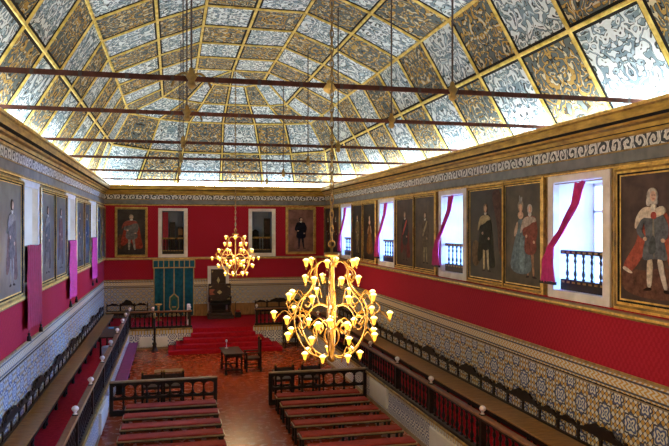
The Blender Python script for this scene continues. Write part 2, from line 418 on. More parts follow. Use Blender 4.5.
endY = {'B': (35.0, 35.0), 'L1': (31.2, 31.8), 'L2': (30.5, 31.5), 'L3': (29.8, 30.3), 'L4': (27.6, 27.6), 'L5': (29.2, 29.2)}
extra = {0: 2, 1: 1, 2: 1, 3: 0, 4: 0}
for side in (0, 1):
    for f in range(5):
        lo, hi = keys[f], keys[f + 1]
        yl = list(rows); yh = list(rows); n_ = extra[f] + 1
        for k in range(1, n_ + 1):
            yl.append(26.4 + (endY[lo][side] - 26.4) * k / n_); yh.append(26.4 + (endY[hi][side] - 26.4) * k / n_)
        for i in range(len(yl) - 1):
            if yl[i + 1] < 5 : continue
            xa, xb = SX[lo][side], SX[hi][side]; za, zb_ = SX[lo][2], SX[hi][2]
            if f == 4 and i == len(yl) - 2: 
                continue
            mt = 'ochre' if (i + f + side) % 2 else 'silver'
            quad([(xa, yl[i], za), (xa, yl[i + 1], za), (xb, yh[i + 1], zb_), (xb, yh[i], zb_)], mt)
# flat crown end (a fan between the last cross rib and the apse columns)
top = [Vector((x, y, 11.35)) for x, y in NE[11.35]]
c0 = Vector((2.29, 26.4, 11.35)); l0 = Vector((.91, 26.4, 11.35)); r0 = Vector((3.67, 26.4, 11.35))
for q, mt in (([l0, top[0], top[1], c0], 'silver'), ([c0, top[1], top[2], top[3]], 'ochre'), ([c0, top[3], top[4], top[5]], 'silver'), ([r0, c0, top[5], top[6]], 'ochre')):
    cm.face([v for v in q][::-1], mt, uv=[(v.x + 40, v.y) for v in q][::-1])
    rib(q[0], q[1], Vector((0, 0, -1)), .7)
zs = [7.30, 8.93, 10.20, 10.85, 11.35]
for k in range(4):
    for i in range(6):
        A, B_ = NE[zs[k]], NE[zs[k + 1]]
        quad([(*A[i], zs[k]), (*A[i + 1], zs[k]), (*B_[i + 1], zs[k + 1]), (*B_[i], zs[k + 1])], 'ochre' if (i + k) % 2 else 'silver', (.9,) * 4)
cm.build('ceiling', kind='structure')
for k, (n_, w_) in edges.items():
    a, b_ = Vector(k[0]), Vector(k[1]); n_ = n_.normalized()
    rb.beam(a, b_, n_,   .20 * w_, .012, 'black'); rb.beam(a, b_, n_, .085 * w_, .04, 'gilt_rib', .010)
rb.build('trim_7', kind='structure')
# roof shell above the painted boards keeps daylight out
m = MB(); m.box(XL - 1.5, XR + 1.5, YB - .6, Y0 + 1.2, 11.6, 11.8, 'iron_dark'); m.box(XL - 1.6, XL - 1.5, YB - .6, Y0 + 1.2, 7.4, 11.8, 'iron_dark'); m.box(XR + 1.5, XR + 1.6, YB - .6, Y0 + 1.2, 7.4, 11.8, 'iron_dark')
m.face([(XL - .6, YB, 7.3), (XR + .6, YB, 7.3), (XR + .6, YB, 11.6), (XL - .6, YB, 11.6)], 'white')
m.box(XL - 1.5, XR + 1.5, YB - .6, YB - .5, 0, 11.8, 'iron_dark')
m.build('ceiling', kind='structure')

# cove lighting hidden behind the cornice lip
for nm, (x0, x1, y0, y1), lb in (('l', (XL - .02, XL + .06, 5, Y0 + .02), 'long white cove light tube behind the left cornice'),
                             ('r', (XR - .06, XR + .02, 5, Y0 + .02), 'long white cove light tube behind the right cornice'),
                             ('f', (XL + .2, XR - .2, Y0 - .06, Y0 + .02), 'white cove light tube behind the far end cornice')):
    m = MB(); m.box(x0, x1, y0, y1, 7.37, 7.42, 'cove'); tag(m.build('cove_light'), lb, 'light')

# ---------------------------------------------------------------- windows
WN = [0]
def window(axis, const, out, a0, a1, z0, z1, open_=True, depth=1.0, frame='stone', fw=.22, dark=False):
    """out = +1/-1 direction away from the hall; niche of given depth"""
    WN[0] += 1; root = bpy.data.objects.new('window_%d' % WN[0], None); COL.objects.link(root); root['kind'] = 'structure'
    mid = (a0 + a1) / 2
    root.location = (const, mid, z0) if axis == 'y' else (mid, const, z0)
    def bx(m, u0, u1, d0, d1, z0_, z1_, mt, bev=0):
        e0, e1 = const + out * d0, const + out * d1
        if e0 > e1: e0, e1 = e1, e0
        if axis == 'y': m.box(e0, e1, u0, u1, z0_, z1_, mt, bev)
        else: m.box(u0, u1, e0, e1, z0_, z1_, mt, bev)
    m = MB()
    bx(m, a0 - fw, a0, -.035, .1, z0 - .17, z1 + .14, frame, .006); bx(m, a1, a1 + fw, -.035, .1, z0 - .17, z1 + .14, frame, .006)
    bx(m, a0, a1, -.035, .1, z1, z1 + .14, frame, .006); bx(m, a0, a1, -.035, .1, z0 - .17, z0, frame, .006)
    m.build('window_frame', root)
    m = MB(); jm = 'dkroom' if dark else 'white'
    bx(m, a0 - .06, a0, .1, depth, z0 - .06, z1 + .06, jm); bx(m, a1, a1 + .06, .1, depth, z0 - .06, z1 + .06, jm)
    bx(m, a0, a1, .1, depth, z1, z1 + .06, jm); bx(m, a0, a1, .1, depth, z0 - .06, z0, jm)
    m.build('window_niche', root)
    if open_:
        m = MB(); d0, d1 = depth - .10, depth - .04; t_ = .06
        bx(m, a0, a0 + t_, d0, d1, z0, z1, 'sash'); bx(m, a1 - t_, a1, d0, d1, z0, z1, 'sash'); bx(m, a0, a1, d0, d1, z0, z0 + t_, 'sash'); bx(m, a0, a1, d0, d1, z1 - t_, z1, 'sash')
        bx(m, mid - .045, mid + .045, d0, d1, z0, z1, 'sash'); bx(m, a0, a1, d0, d1, z0 + (z1 - z0) * .72, z0 + (z1 - z0) * .72 + .05, 'sash')
        for q in (.3,):
            bx(m, a0, a1, d0 + .015, d1 - .015, z0 + (z1 - z0) * q, z0 + (z1 - z0) * q + .03, 'sash')
        sh = m.build('sash', root)
        m = MB(); bx(m, a0 + .03, a1 - .03, depth - .072, depth - .066, z0 + .03, z1 - .03, 'glass'); m.build('pane', root)
    else:
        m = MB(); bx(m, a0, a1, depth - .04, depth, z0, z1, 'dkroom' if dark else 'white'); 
        if not dark:
            for (u0, u1) in ((a0 + .05, mid - .03), (mid + .03, a1 - .05)):
                for (q0, q1) in ((.04, .45), (.52, .96)):
                    bx(m, u0, u1, depth - .07, depth - .04, z0 + (z1 - z0) * q0, z0 + (z1 - z0) * q1, 'sash', .008)
        m.build('shutter', root)
    return root
for a, c_ in RW: window('y', XR, 1, a, c_, ZB, ZT)
for a, c_ in LW: window('y', XL, -1, a, c_, ZB, ZT, depth=.8)
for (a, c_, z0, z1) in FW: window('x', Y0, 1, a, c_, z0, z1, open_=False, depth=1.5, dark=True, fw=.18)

# turned baluster profile
def bal_prof(h, r):
    return [(r * .9, 0), (r * .9, .06 * h), (r * .45, .1 * h), (r * .95, .2 * h), (r, .27 * h), (r * .5, .4 * h), (r * .62, .5 * h), (r * .42, .62 * h), (r * .9, .72 * h), (r * .8, .78 * h), (r * .45, .86 * h), (r * .9, .94 * h), (r * .9, h)]

# ---------------------------------------------------------------- window balustrades
wn_right = {2: 'nearest', 3: 'second', 4: 'third', 5: 'farthest'}
proto = None
def win_balustrade(root, L, gilt=False):
    top = 'gilt' if gilt else 'dwood'
    m = MB(); m.box(-L / 2, L / 2, -.04, .04, .74, .82, 'gilt_dark' if gilt else 'dwood', .01)
    for k in range(8):
        x = -L / 2 + (k + .5) * L / 8; m.box(x - .05, x + .05, -.045, -.038, .76, .80, 'gilt_dark')
    m.build('handrail', root, rel=True)
    m = MB(); m.box(-L / 2, L / 2, -.04, .04, .0, .22, 'dwood', .01)
    for k in range(8):
        x = -L / 2 + (k + .5) * L / 8; m.box(x - .05, x + .05, -.045, -.038, .15, .19, 'gilt_dark')
    m.build('base_rail', root, rel=True)
    n_ = 5 if not gilt else 7
    for k in range(n_):
        x = -L / 2 + (k + .7) * (L - .1) / n_; m = MB(); m.lathe((x, 0, .22), bal_prof(.52, .036), 'dwood', 8); m.build('baluster', root, rel=True)
pw = None
desc = {2: 'dark turned balustrade in the window beside the wig-wearing nobleman portrait', 3: 'dark turned balustrade in the second window from the right',
        4: 'dark turned balustrade in the third window from the right', 5: 'small dark balustrade in the last bright window nearest the far corner'}
for i in (2, 3, 4, 5):
    a, c_ = RW[i]; loc = (XR + .12, (a + c_) / 2, ZB + .005)
    if pw is None:
        pw = thing('window_balustrade', desc[i], 'balustrade', loc, -PI / 2, 'balustrades in the right wall windows'); win_balustrade(pw, 1.50)
    else: dup(pw, loc, -PI / 2, desc[i])
for (a, c_, z0, z1), lb in zip(FW, ('dark balustrade with gilt rail in the far window above the teal banner', 'dark balustrade in the far window between chandelier and small portrait')):
    t = thing('window_balustrade', lb, 'balustrade', ((a + c_) / 2, Y0 + .12, z0 + .005), 0, 'balustrades in the far windows'); win_balustrade(t, c_ - a - .02, True)
# what shows inside the far windows
a = FW[0]
m = MB()
for j in range(6): m.box(a[0] + .02 + j * .045, a[0] + .06 + j * .045, Y0 + .45 + .02 * (j % 2), Y0 + .49 + .02 * (j % 2), a[2] + .01, a[3] - .04, 'curtain_red', .008)
tag(m.build('red_drape'), 'dark red drape inside the far window above the teal banner', 'curtain')
m = MB(); m.box(.28, .56, Y0 + .7, Y0 + .78, 3.96, 5.3, 'dwood', .01); m.box(.32, .52, Y0 + .69, Y0 + .70, 4.9, 5.2, 'mwood'); m.box(-.1, .16, Y0 + .72, Y0 + .8, 3.96, 5.55, 'dwood', .01)
tag(m.build('open_shutter'), 'dark open shutter leaves inside the far window above the banner', 'shutter')
a = FW[1]
m = MB(); m.box(4.66, 4.98, Y0 + .6, Y0 + .66, a[2] + .01, 5.75, 'dwood', .01); m.box(4.70, 4.94, Y0 + .585, Y0 + .60, 4.1, 4.8, 'leather', .005); m.box(4.70, 4.94, Y0 + .585, Y0 + .60, 4.95, 5.6, 'leather', .005)
tag(m.build('door_leaf'), 'dark door leaf standing open inside the far right window', 'door')
m = MB(); m.lathe((4.2, Y0 + .5, a[2] + .0), [(.2, 0), (.18, .5), (.2, .9), (.17, 1.1), (.05, 1.2)], 'black', 10)
tag(m.build('covered_figure'), 'dark rounded shape standing inside the far right window', 'statue')

# ---------------------------------------------------------------- paintings
def ell(cx, cz, rx, rz, n=18): return [(cx + rx * math.cos(2 * PI * k / n), cz + rz * math.sin(2 * PI * k / n)) for k in range(n)]
SKIN = (.62, .40, .27)
def figure(kind, c):
    """list of (outline, colour); x in heights, z 0..1 from the picture's foot; c = dict of colours"""
    P = []
    coat, cape, leg, hair = c.get('coat', (.05, .05, .06)), c.get('cape'), c.get('leg', (.6, .55, .42)), c.get('hair', (.10, .07, .05))
    trim = c.get('trim')
    if kind == 'lady':
        P.append(([(-.20, .10), (.20, .09), (.15, .34), (.07, .52), (.05, .66), (-.05, .66), (-.07, .52), (-.14, .34)], coat))
        P.append(([(-.03, .12), (.08, .12), (.05, .5), (-.01, .5)], tuple(min(1, x * 1.5) for x in coat)))
        P.append(([(-.05, .66), (-.12, .52), (-.10, .46), (-.04, .56)], trim or SKIN)); P.append(([(.05, .66), (.12, .52), (.09, .47), (.04, .56)], trim or SKIN))
        P.append((ell(0, .70, .045, .04), SKIN)); P.append((ell(0, .80, .045, .055), hair)); P.append((ell(0, .775, .032, .042), SKIN))
        if c.get('plume'): P.append(([(-.02, .82), (.02, .82), (.03, .9), (0, .87), (-.02, .92)], c['plume']))
        return P
    if kind == 'noble':
        G1, RD, ER, DKC = (.12, .13, .14), (.34, .08, .05), (.62, .52, .40), (.05, .05, .055)
        return [([(-.36, .02), (.36, .02), (.36, .24), (.1, .27), (-.1, .22), (-.36, .26)], (.13, .055, .035)),
            ([(.22, 1.0), (.36, 1.0), (.36, .55), (.30, .6), (.26, .8)], (.09, .04, .03)),
            ([(-.04, .70), (-.10, .66), (-.13, .56), (-.16, .44), (-.24, .34), (-.30, .24), (-.22, .20), (-.14, .28), (-.06, .40), (0, .5)], RD),
            ([(-.28, .26), (-.30, .23), (-.21, .195), (-.19, .21)], ER),
            ([(.08, .70), (.14, .64), (.19, .48), (.24, .32), (.22, .22), (.14, .26), (.10, .4)], RD),
            ([(-.055, .33), (-.005, .33), (-.005, .22), (-.02, .10), (-.055, .10), (-.06, .2)], ER),
            ([(.03, .33), (.08, .33), (.10, .22), (.13, .10), (.10, .09), (.06, .2)], ER),
            ([(-.06, .105), (-.015, .105), (-.02, .08), (-.10, .075)], (.02, .015, .015)), ([(.09, .10), (.13, .10), (.18, .075), (.10, .07)], (.02, .015, .015)),
            ([(-.06, .70), (.07, .70), (.10, .62), (.08, .50), (.12, .38), (.13, .31), (.02, .33), (-.10, .30), (-.09, .40), (-.06, .50), (-.09, .62)], G1),
            ([(-.005, .66), (.01, .66), (.02, .33), (0, .33)], (.22, .20, .16)),
            ([(-.02, .5), (.02, .5), (.03, .36), (-.05, .36)], (.08, .085, .09)),
            ([(-.07, .68), (-.13, .62), (-.16, .53), (-.10, .47), (-.07, .49), (-.11, .54), (-.07, .62)], G1),
            ([(.07, .68), (.13, .60), (.14, .50), (.10, .46), (.08, .49), (.10, .54), (.06, .60)], G1),
            (ell(-.07, .475, .018, .016, 12), SKIN), (ell(.09, .465, .018, .016, 12), SKIN),
            ([(-.07, .73), (.02, .70), (.09, .73), (.12, .67), (.05, .64), (-.02, .63), (-.10, .64), (-.15, .55), (-.17, .56), (-.15, .66)], ER),
            ([(-.01, .68), (.03, .68), (.04, .64), (.01, .62), (-.02, .64)], (.38, .07, .05)),
            ([(-.02, .74), (.03, .74), (.02, .68), (-.01, .68)], (.75, .70, .62)),
            (ell(-.005, .80, .047, .062), (.50, .45, .38)), ([(-.05, .80), (-.06, .73), (-.02, .72), (-.02, .78)], (.55, .50, .43)), ([(.035, .80), (.045, .74), (.02, .73), (.02, .78)], (.50, .45, .38)),
            (ell(.008, .797, .027, .040), (.66, .42, .30)), (ell(.012, .777, .011, .006, 12), (.45, .16, .12)), (ell(.0, .806, .005, .004, 12), (.05, .03, .03)), (ell(.02, .806, .005, .004, 12), (.05, .03, .03))]
    # standing man
    if c.get('table'): P.append(([(-.30, .12), (-.13, .12), (-.13, .42), (-.30, .43)], c['table']))
    if c.get('drape'): P.append(([(.12, 1.0), (.34, 1.0), (.34, .2), (.26, .3), (.24, .6), (.16, .8)], c['drape']))
    if cape: P.append(([(-.05, .74), (.06, .74), (.13, .62), (.17, .30), (.21, .12), (.06, .11), (-.02, .3), (-.14, .16), (-.19, .22), (-.13, .5), (-.11, .66)], cape))
    P.append(([(-.055, .36), (-.005, .36), (-.02, .20), (-.025, .09), (-.05, .09), (-.055, .2)], leg))
    P.append(([(.01, .36), (.06, .36), (.065, .2), (.075, .09), (.045, .09), (.03, .2)], leg))
    P.append(([(-.06, .09), (-.02, .09), (-.02, .07), (-.08, .065)], (.03, .02, .02))); P.append(([(.04, .09), (.08, .09), (.12, .065), (.04, .07)], (.03, .02, .02)))
    P.append(([(-.075, .73), (.075, .73), (.10, .68), (.085, .52), (.12, .32), (-.11, .31), (-.075, .52), (-.10, .68)], coat))
    P.append(([(-.08, .71), (-.12, .62), (-.13, .52), (-.06, .50), (-.06, .54), (-.095, .55), (-.06, .66)], coat))
    P.append(([(.08, .71), (.13, .6), (.11, .48), (.07, .44), (.065, .48), (.085, .52), (.06, .62)], coat))
    P.append((ell(-.06, .51, .018, .018, 10), SKIN)); P.append((ell(.07, .45, .018, .018, 10), SKIN))
    if trim:
        P.append(([(-.085, .72), (.08, .72), (.11, .66), (.04, .66), (-.02, .62), (-.12, .60), (-.17, .52), (-.14, .66)], trim))
    if c.get('sash'): P.append(([(.06, .73), (.09, .70), (-.07, .46), (-.09, .50)], c['sash']))
    P.append(([(-.02, .72), (.02, .72), (.025, .76), (-.025, .76)], c.get('collar', (.7, .66, .55))))
    P.append((ell(-.002, .80, c.get('hr', .038), .052), hair)); P.append((ell(.006, .795, .026, .038), SKIN))
    return P
def chaikin(p, n=2):
    for _ in range(n):
        o = []
        for i in range(len(p)):
            a, b_ = p[i], p[(i + 1) % len(p)]
            o += [(a[0] * .75 + b_[0] * .25, a[1] * .75 + b_[1] * .25), (a[0] * .25 + b_[0] * .75, a[1] * .25 + b_[1] * .75)]
        p = o
    return p
def painting(label, wallside, a0, a1, z0, z1, figs, bgc, fl=(.14, .14, .14, .14), dark=False):
    """a0<a1 along the wall; fl = frame widths left,right,top,bottom as the viewer sees it"""
    W = a1 - a0; H_ = z1 - z0; mid = (a0 + a1) / 2
    loc, rz = {'r': ((XR - .012, mid, z0), -PI / 2), 'l': ((XL + .012, mid, z0), PI / 2), 'f': ((mid, Y0 - .012, z0), 0)}[wallside]
    t = thing('painting', label, 'painting', loc, rz)
    x0, x1 = -W / 2, W / 2; l, r, tp, bt = fl; m = MB()
    def bar(pts, mt):   # mitred bar, bevelled profile
        (ax, az), (bx_, bz), (cx, cz), (dx, dz) = pts   # outer a,b ; inner c,d
        def mixp(p, q, f): return (p[0] + (q[0] - p[0]) * f, p[1] + (q[1] - p[1]) * f)
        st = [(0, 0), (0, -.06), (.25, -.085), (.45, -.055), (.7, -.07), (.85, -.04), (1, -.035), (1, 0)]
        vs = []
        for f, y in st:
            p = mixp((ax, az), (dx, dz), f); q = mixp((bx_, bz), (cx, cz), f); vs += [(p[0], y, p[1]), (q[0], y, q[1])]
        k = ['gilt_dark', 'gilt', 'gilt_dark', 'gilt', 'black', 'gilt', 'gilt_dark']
        for i in range(len(st) - 1):
            m.face([vs[2 * i], vs[2 * i + 1], vs[2 * i + 3], vs[2 * i + 2]], k[i])
    i0, i1, j0, j1 = x0 + l, x1 - r, bt, H_ - tp
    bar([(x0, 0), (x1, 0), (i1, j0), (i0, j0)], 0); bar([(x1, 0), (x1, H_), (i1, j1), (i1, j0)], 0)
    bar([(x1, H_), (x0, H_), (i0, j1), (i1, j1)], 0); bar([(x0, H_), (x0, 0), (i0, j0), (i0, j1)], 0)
    m.build('frame', t, rel=True)
    m = MB(); m.box(i0 - .01, i1 + .01, -.03, -.002, j0 - .01, j1 + .01, noisy('canvas_%.2f_%.2f_%.2f' % bgc, tuple(x * .35 for x in bgc), tuple(x * 1.5 for x in bgc), 1.6, .5 if wallside != 'l' else .45, spec=.15 if wallside != 'l' else .35)); m.build('canvas', t, rel=True)
    ih = j1 - j0
    for fi, (kind, cx, cols, sc) in enumerate(figs):
        m = MB(); k = 0
        for pts, colr in figure(kind, cols):
            q = [(min(max(cx + x * 1.22 * ih * sc, i0 + .01), i1 - .01), j0 + .02 + min(z * ih * sc, ih - .03)) for x, z in pts]
            if len(q) < 12: q = chaikin(q)
            area2 = sum(q[i][0] * q[(i + 1) % len(q)][1] - q[(i + 1) % len(q)][0] * q[i][1] for i in range(len(q)))
            if abs(area2) < 1e-4: continue
            y = -.031 - .0012 * k - .0004 * fi; m.prism(q, y - .001, -.0295, paint(tuple(round(v, 2) for v in colr))); k += 1
        m.build('painted_figure', t, rel=True)
    return t
BR, DK = (.055, .035, .022), (.030, .024, .020)
thin = .05; G = .16
# right wall, near to far
painting('large gilt-framed portrait of a white-wigged nobleman in red cape and grey coat', 'r', 8.75, 10.72, 3.84, 6.36,
         [('noble', .02, {}, 1.02)], (.075, .045, .034), (.17, .17, .17, .2))
painting('dark portrait of a standing man in black, left of the blue-gowned lady', 'r', 14.92, 16.98, 3.84, 6.37,
         [('man', .05, dict(coat=(.03, .025, .02), cape=(.03, .025, .02), trim=(.40, .32, .18), leg=(.55, .45, .28), hair=(.2, .13, .08), drape=(.08, .04, .03), table=(.16, .10, .05)), .98)], DK, (G, thin, .13, .16))
painting('double portrait of a lady in pale blue gown with a bewigged man behind her', 'r', 13.10, 14.90, 3.84, 6.39,
         [('man', .30, dict(coat=(.22, .07, .05), trim=(.45, .36, .28), hair=(.5, .45, .4), leg=(.35, .2, .12)), .93), ('lady', -.12, dict(coat=(.14, .19, .20), trim=(.50, .34, .24), hair=(.3, .25, .2), plume=(.3, .3, .3)), .98)], (.07, .055, .035), (thin, G, .13, .16))
painting('portrait of a dark-coated man before a red drape, left canvas of a pair', 'r', 21.12, 23.08, 3.84, 6.36,
         [('man', .05, dict(coat=(.04, .035, .04), cape=(.14, .03, .025), sash=(.5, .1, .08), leg=(.07, .05, .05), hair=(.25, .2, .15)), .95)], BR, (G, thin, .12, .15))
painting('portrait of a man in brown with pale trousers, beside the second right window', 'r', 19.20, 21.10, 3.84, 6.36,
         [('man', 0, dict(coat=(.12, .09, .06), leg=(.30, .24, .14), sash=(.35, .28, .16), hair=(.15, .1, .07)), .92)], (.075, .05, .03), (thin, G, .12, .15))
painting('dim portrait of a figure in pale robe just right of the chandelier chain', 'r', 27.30, 29.08, 3.84, 6.34,
         [('man', 0, dict(coat=(.20, .15, .08), leg=(.24, .18, .10), hair=(.2, .14, .1)), .95)], DK, (.14, thin, .12, .14))
painting('dim portrait of a lady in rust gown beside the third window', 'r', 25.40, 27.28, 3.84, 6.34,
         [('lady', 0, dict(coat=(.20, .09, .03), trim=(.4, .25, .15)), .95)], DK, (thin, .14, .12, .14))
painting('narrow dark portrait in the far right corner of the hall', 'r', 33.05, 34.60, 3.84, 6.34,
         [('man', 0, dict(coat=(.06, .03, .02), leg=(.1, .06, .04)), .95)], DK, (.12, thin, .1, .12))
painting('dark portrait with a dim man left of the farthest right window', 'r', 31.30, 33.03, 3.84, 6.34,
         [('man', 0, dict(coat=(.10, .04, .03), leg=(.08, .06, .05), hair=(.2, .15, .1)), .95)], DK, (thin, .12, .1, .12))
# left wall
LG = (.085, .085, .075)
painting('pale-framed portrait of a robed man at the left edge of the photo', 'l', 13.70, 15.95, 3.76, 6.30,
         [('man', .15, dict(coat=(.16, .13, .11), cape=(.16, .09, .07), leg=(.3, .27, .22), trim=(.28, .25, .2)), 1.0)], LG, (.13, .13, .12, .16))
painting('left-hand portrait of the nearest left wall pair, standing figure with staff', 'l', 17.98, 20.12, 3.76, 6.28,
         [('man', 0, dict(coat=(.15, .13, .11), cape=(.12, .10, .09), leg=(.28, .25, .2), trim=(.25, .22, .18)), 1.0)], LG, (.14, thin, .12, .16))
painting('right-hand portrait of the nearest left wall pair, figure in reddish robe', 'l', 20.14, 22.30, 3.76, 6.28,
         [('man', 0, dict(coat=(.20, .09, .07), cape=(.10, .07, .06), leg=(.2, .15, .12)), 1.0)], LG, (thin, .14, .12, .16))
painting('left portrait of the middle left wall pair, grey figure', 'l', 24.36, 26.54, 3.76, 6.28, [('man', 0, dict(coat=(.12, .11, .10), cape=(.10, .1, .1), leg=(.24, .22, .2)), 1.0)], (.05, .055, .055), (.13, thin, .12, .15))
painting('right portrait of the middle left wall pair, darker blue-grey figure', 'l', 26.56, 28.46, 3.76, 6.28, [('man', 0, dict(coat=(.06, .07, .10), leg=(.18, .18, .18)), 1.0)], (.04, .045, .05), (thin, .13, .12, .15))
painting('first portrait of the last left wall pair before the far corner', 'l', 30.85, 32.70, 3.76, 6.28, [('man', 0, dict(coat=(.10, .08, .07), leg=(.16, .14, .12)), 1.0)], (.04, .04, .04), (.12, thin, .12, .14))
painting('last left wall portrait, touching the far left corner', 'l', 32.72, 34.55, 3.76, 6.28, [('lady', 0, dict(coat=(.14, .07, .06)), 1.0)], (.04, .035, .035), (thin, .12, .12, .14))
# far wall
painting('gilt-framed portrait of a king in armour and red cape on the far wall', 'f', -2.70, -1.17, 3.82, 6.28,
         [('man', 0, dict(coat=(.16, .15, .13), cape=(.30, .05, .03), trim=(.30, .07, .05), leg=(.30, .28, .22), hair=(.35, .25, .16), table=(.12, .05, .03)), 1.03)], (.045, .035, .028), (.11, .11, .11, .12))
painting('far wall portrait of a man in black suit on dusky pink ground', 'f', 5.70, 7.28, 3.90, 6.32,
         [('man', 0, dict(coat=(.015, .015, .02), leg=(.02, .02, .025), hair=(.03, .02, .02)), .95)], (.21, .105, .075), (.13, .13, .12, .12))

# ---------------------------------------------------------------- curtains
def curtain(name, label, path, widths, x, dirn, mt, hem=True, tassels=False, folds=5):
    """path of (y,z) centre points, widths in m; hangs in plane x with folds towards dirn"""
    m = MB(); n_ = len(path); mcols = folds * 6
    # resample
    pts = []
    for i in range(n_ - 1):
        for k in range(5):
            f = k / 5; pts.append((path[i][0] + (path[i + 1][0] - path[i][0]) * f, path[i][1] + (path[i + 1][1] - path[i][1]) * f, widths[i] + (widths[i + 1] - widths[i]) * f))
    pts.append((*path[-1], widths[-1])); vs = []
    for back in (0, 1):
        for i, (y, z, wd) in enumerate(pts):
            for j in range(mcols + 1):
                f = j / mcols; dep = .035 * (1 + math.sin(f * folds * 2 * PI + .25 * math.sin(i * .7))) + .006
                vs.append((x + dirn * (dep - back * .006), y + (f - .5) * wd + .01 * math.sin(i * .9 + f * 9), z + .02 * math.sin(f * 7)))
    R = mcols + 1; N = len(pts); fs = []
    for bk in (0, 1):
        o_ = bk * N * R
        for i in range(N - 1):
            for j in range(mcols):
                q = (o_ + i * R + j, o_ + i * R + j + 1, o_ + (i + 1) * R + j + 1, o_ + (i + 1) * R + j); fs.append(q if bk == 0 else q[::-1])
    m.raw(vs, fs, mt, True)
    t = thing(name, label, 'curtain', (x, path[-1][0], path[-1][1])); m.build('cloth', t)
    if hem:
        h = MB(); y, z = path[-1]; wd = widths[-1]; h.box(x, x + dirn * .06, y - wd / 2, y + wd / 2, z - .05, z + .01, 'dwood') if dirn > 0 else h.box(x - .065, x, y - wd / 2, y + wd / 2, z - .05, z + .01, 'dwood')
        h.build('hem', t)
    if tassels:
        y, z = path[-1]; wd = widths[-1]
        for s_ in (-1, 1):
            h = MB(); yy = y + s_ * wd * .42; h.tube([(x + dirn * .04, yy, z + .02), (x + dirn * .04, yy, z - .1)], .008, 'dwood', 6)
            h.lathe((x + dirn * .04, yy, z - .26), [(.05, 0), (.045, .1), (.02, .13), (.035, .16), (.01, .19)], 'dwood', 8); h.build('tassel', t)
    return t
cdesc = {2: 'magenta curtain swept aside in the window beside the nobleman portrait', 3: 'magenta curtain swept diagonally across the second window from the right',
         4: 'magenta curtain in the third window from the right, beside dark portraits', 5: 'thin magenta curtain in the window nearest the far right corner'}
for i in (2, 3, 4, 5):
    y0, y1 = RW[i]; o = y0 - 11.1
    curtain('window_curtain', cdesc[i], [(11.62 + o, 6.17), (11.80 + o, 5.75), (12.30 + o, 5.20), (12.68 + o, 4.88), (12.78 + o, 4.6), (12.80 + o, 4.16)], [.36, .26, .22, .24, .42, .58], XR - .115, -1, 'curtain', folds=5)
    m = MB(); m.tube([(XR - .0, y0 + .02, 6.19), (XR - .0, y1 - .02, 6.19)], .012, 'brass', 8)
    tag(m.build('curtain_rod'), 'thin rod holding the curtain at the ' + {2: 'nearest right window', 3: 'second right window', 4: 'third right window', 5: 'farthest right window'}[i], 'curtain rod')
for (ya, yb, zt, zb, mt, lb) in ((16.12, 17.80, 4.88, 3.02, 'curtain_red', 'wide dark red cloth with tassels hung over the nearest left window sill'),
                                 (22.50, 24.10, 4.86, 3.05, 'curtain', 'magenta cloth with tassels hung over the middle left window sill'),
                                 (28.65, 30.4, 4.86, 3.2, 'curtain', 'magenta cloth with tassels hung over the last left window sill')):
    c_ = (ya + yb) / 2
    curtain('draped_cloth', lb, [(c_, zt), (c_, 4.2), (c_ + .05, 3.6), (c_ + .05, zb)], [yb - ya - .1, yb - ya - .06, yb - ya, yb - ya], XL + .075, 1, mt, hem=False, tassels=True, folds=7)
    # the rail in the niche that the cloth is thrown over
    m = MB(); m.box(XL - .10, XL + .07, ya - .0, yb, 4.80, 4.87, 'dwood', .01); m.box(XL - .09, XL - .05, ya, yb, 4.02, 4.8, 'dwood')
    tag(m.build('window_rail'), 'dark rail under ' + lb.replace(' hung', ', hung'), 'rail')

# ================================================================ TRIBUNES
TR, TL, TF, TZ = 5.9, -1.78, 30.4, .85
m = MB()
m.box(TR, XR + .01, 5.0, Y0, 0, TZ, 'plinth'); m.face([(TR + .005, 5, TZ + .002), (XR, 5, TZ + .002), (XR, Y0, TZ + .002), (TR + .005, Y0, TZ + .002)], 'carpet'); m.build('wall_tribune_right', kind='structure')
m = MB(); m.box(XL, TL, 5.0, Y0, 0, TZ, 'plinth'); m.face([(XL, 5, TZ + .002), (TL - .005, 5, TZ + .002), (TL - .005, Y0, TZ + .002), (XL, Y0, TZ + .002)], 'carpet'); m.build('wall_tribune_left', kind='structure')
m = MB(); m.box(TL, TR, TF, Y0, 0, TZ, 'plinth'); m.face([(TL, TF + .005, TZ + .002), (TR, TF + .005, TZ + .002), (TR, Y0, TZ + .002), (TL, Y0, TZ + .002)], 'carpet'); m.build('wall_tribune_far', kind='structure')
m = MB(); m.box(TR - .13, TR + .12, 5, TF - .0, TZ - .02, TZ + .05, 'gilt_dark', .01); m.box(TL - .12, TL + .05, 5, TF, TZ - .02, TZ + .05, 'gilt_dark', .01)
m.box(TL - .1, .85, TF - .05, TF + .1, TZ - .02, TZ + .05, 'gilt_dark', .01); m.box(3.55, TR, TF - .05, TF + .1, TZ - .02, TZ + .05, 'gilt_dark', .01); m.build('trim_8', kind='structure')
m = MB(); m.box(TR - .02, TR, 5, TF, 0, .1, 'edge'); m.box(TL, TL + .02, 5, TF, 0, .1, 'edge'); m.box(TL, -.15, TF - .02, TF, 0, .1, 'edge'); m.box(4.6, TR, TF - .02, TF, 0, .1, 'edge'); m.build('trim_9', kind='structure')
m = MB(); m.box(1.0, 5.9, Y0 - .03, Y0, TZ, 1.45, 'mwood'); m.build('baseboard_far', kind='structure')

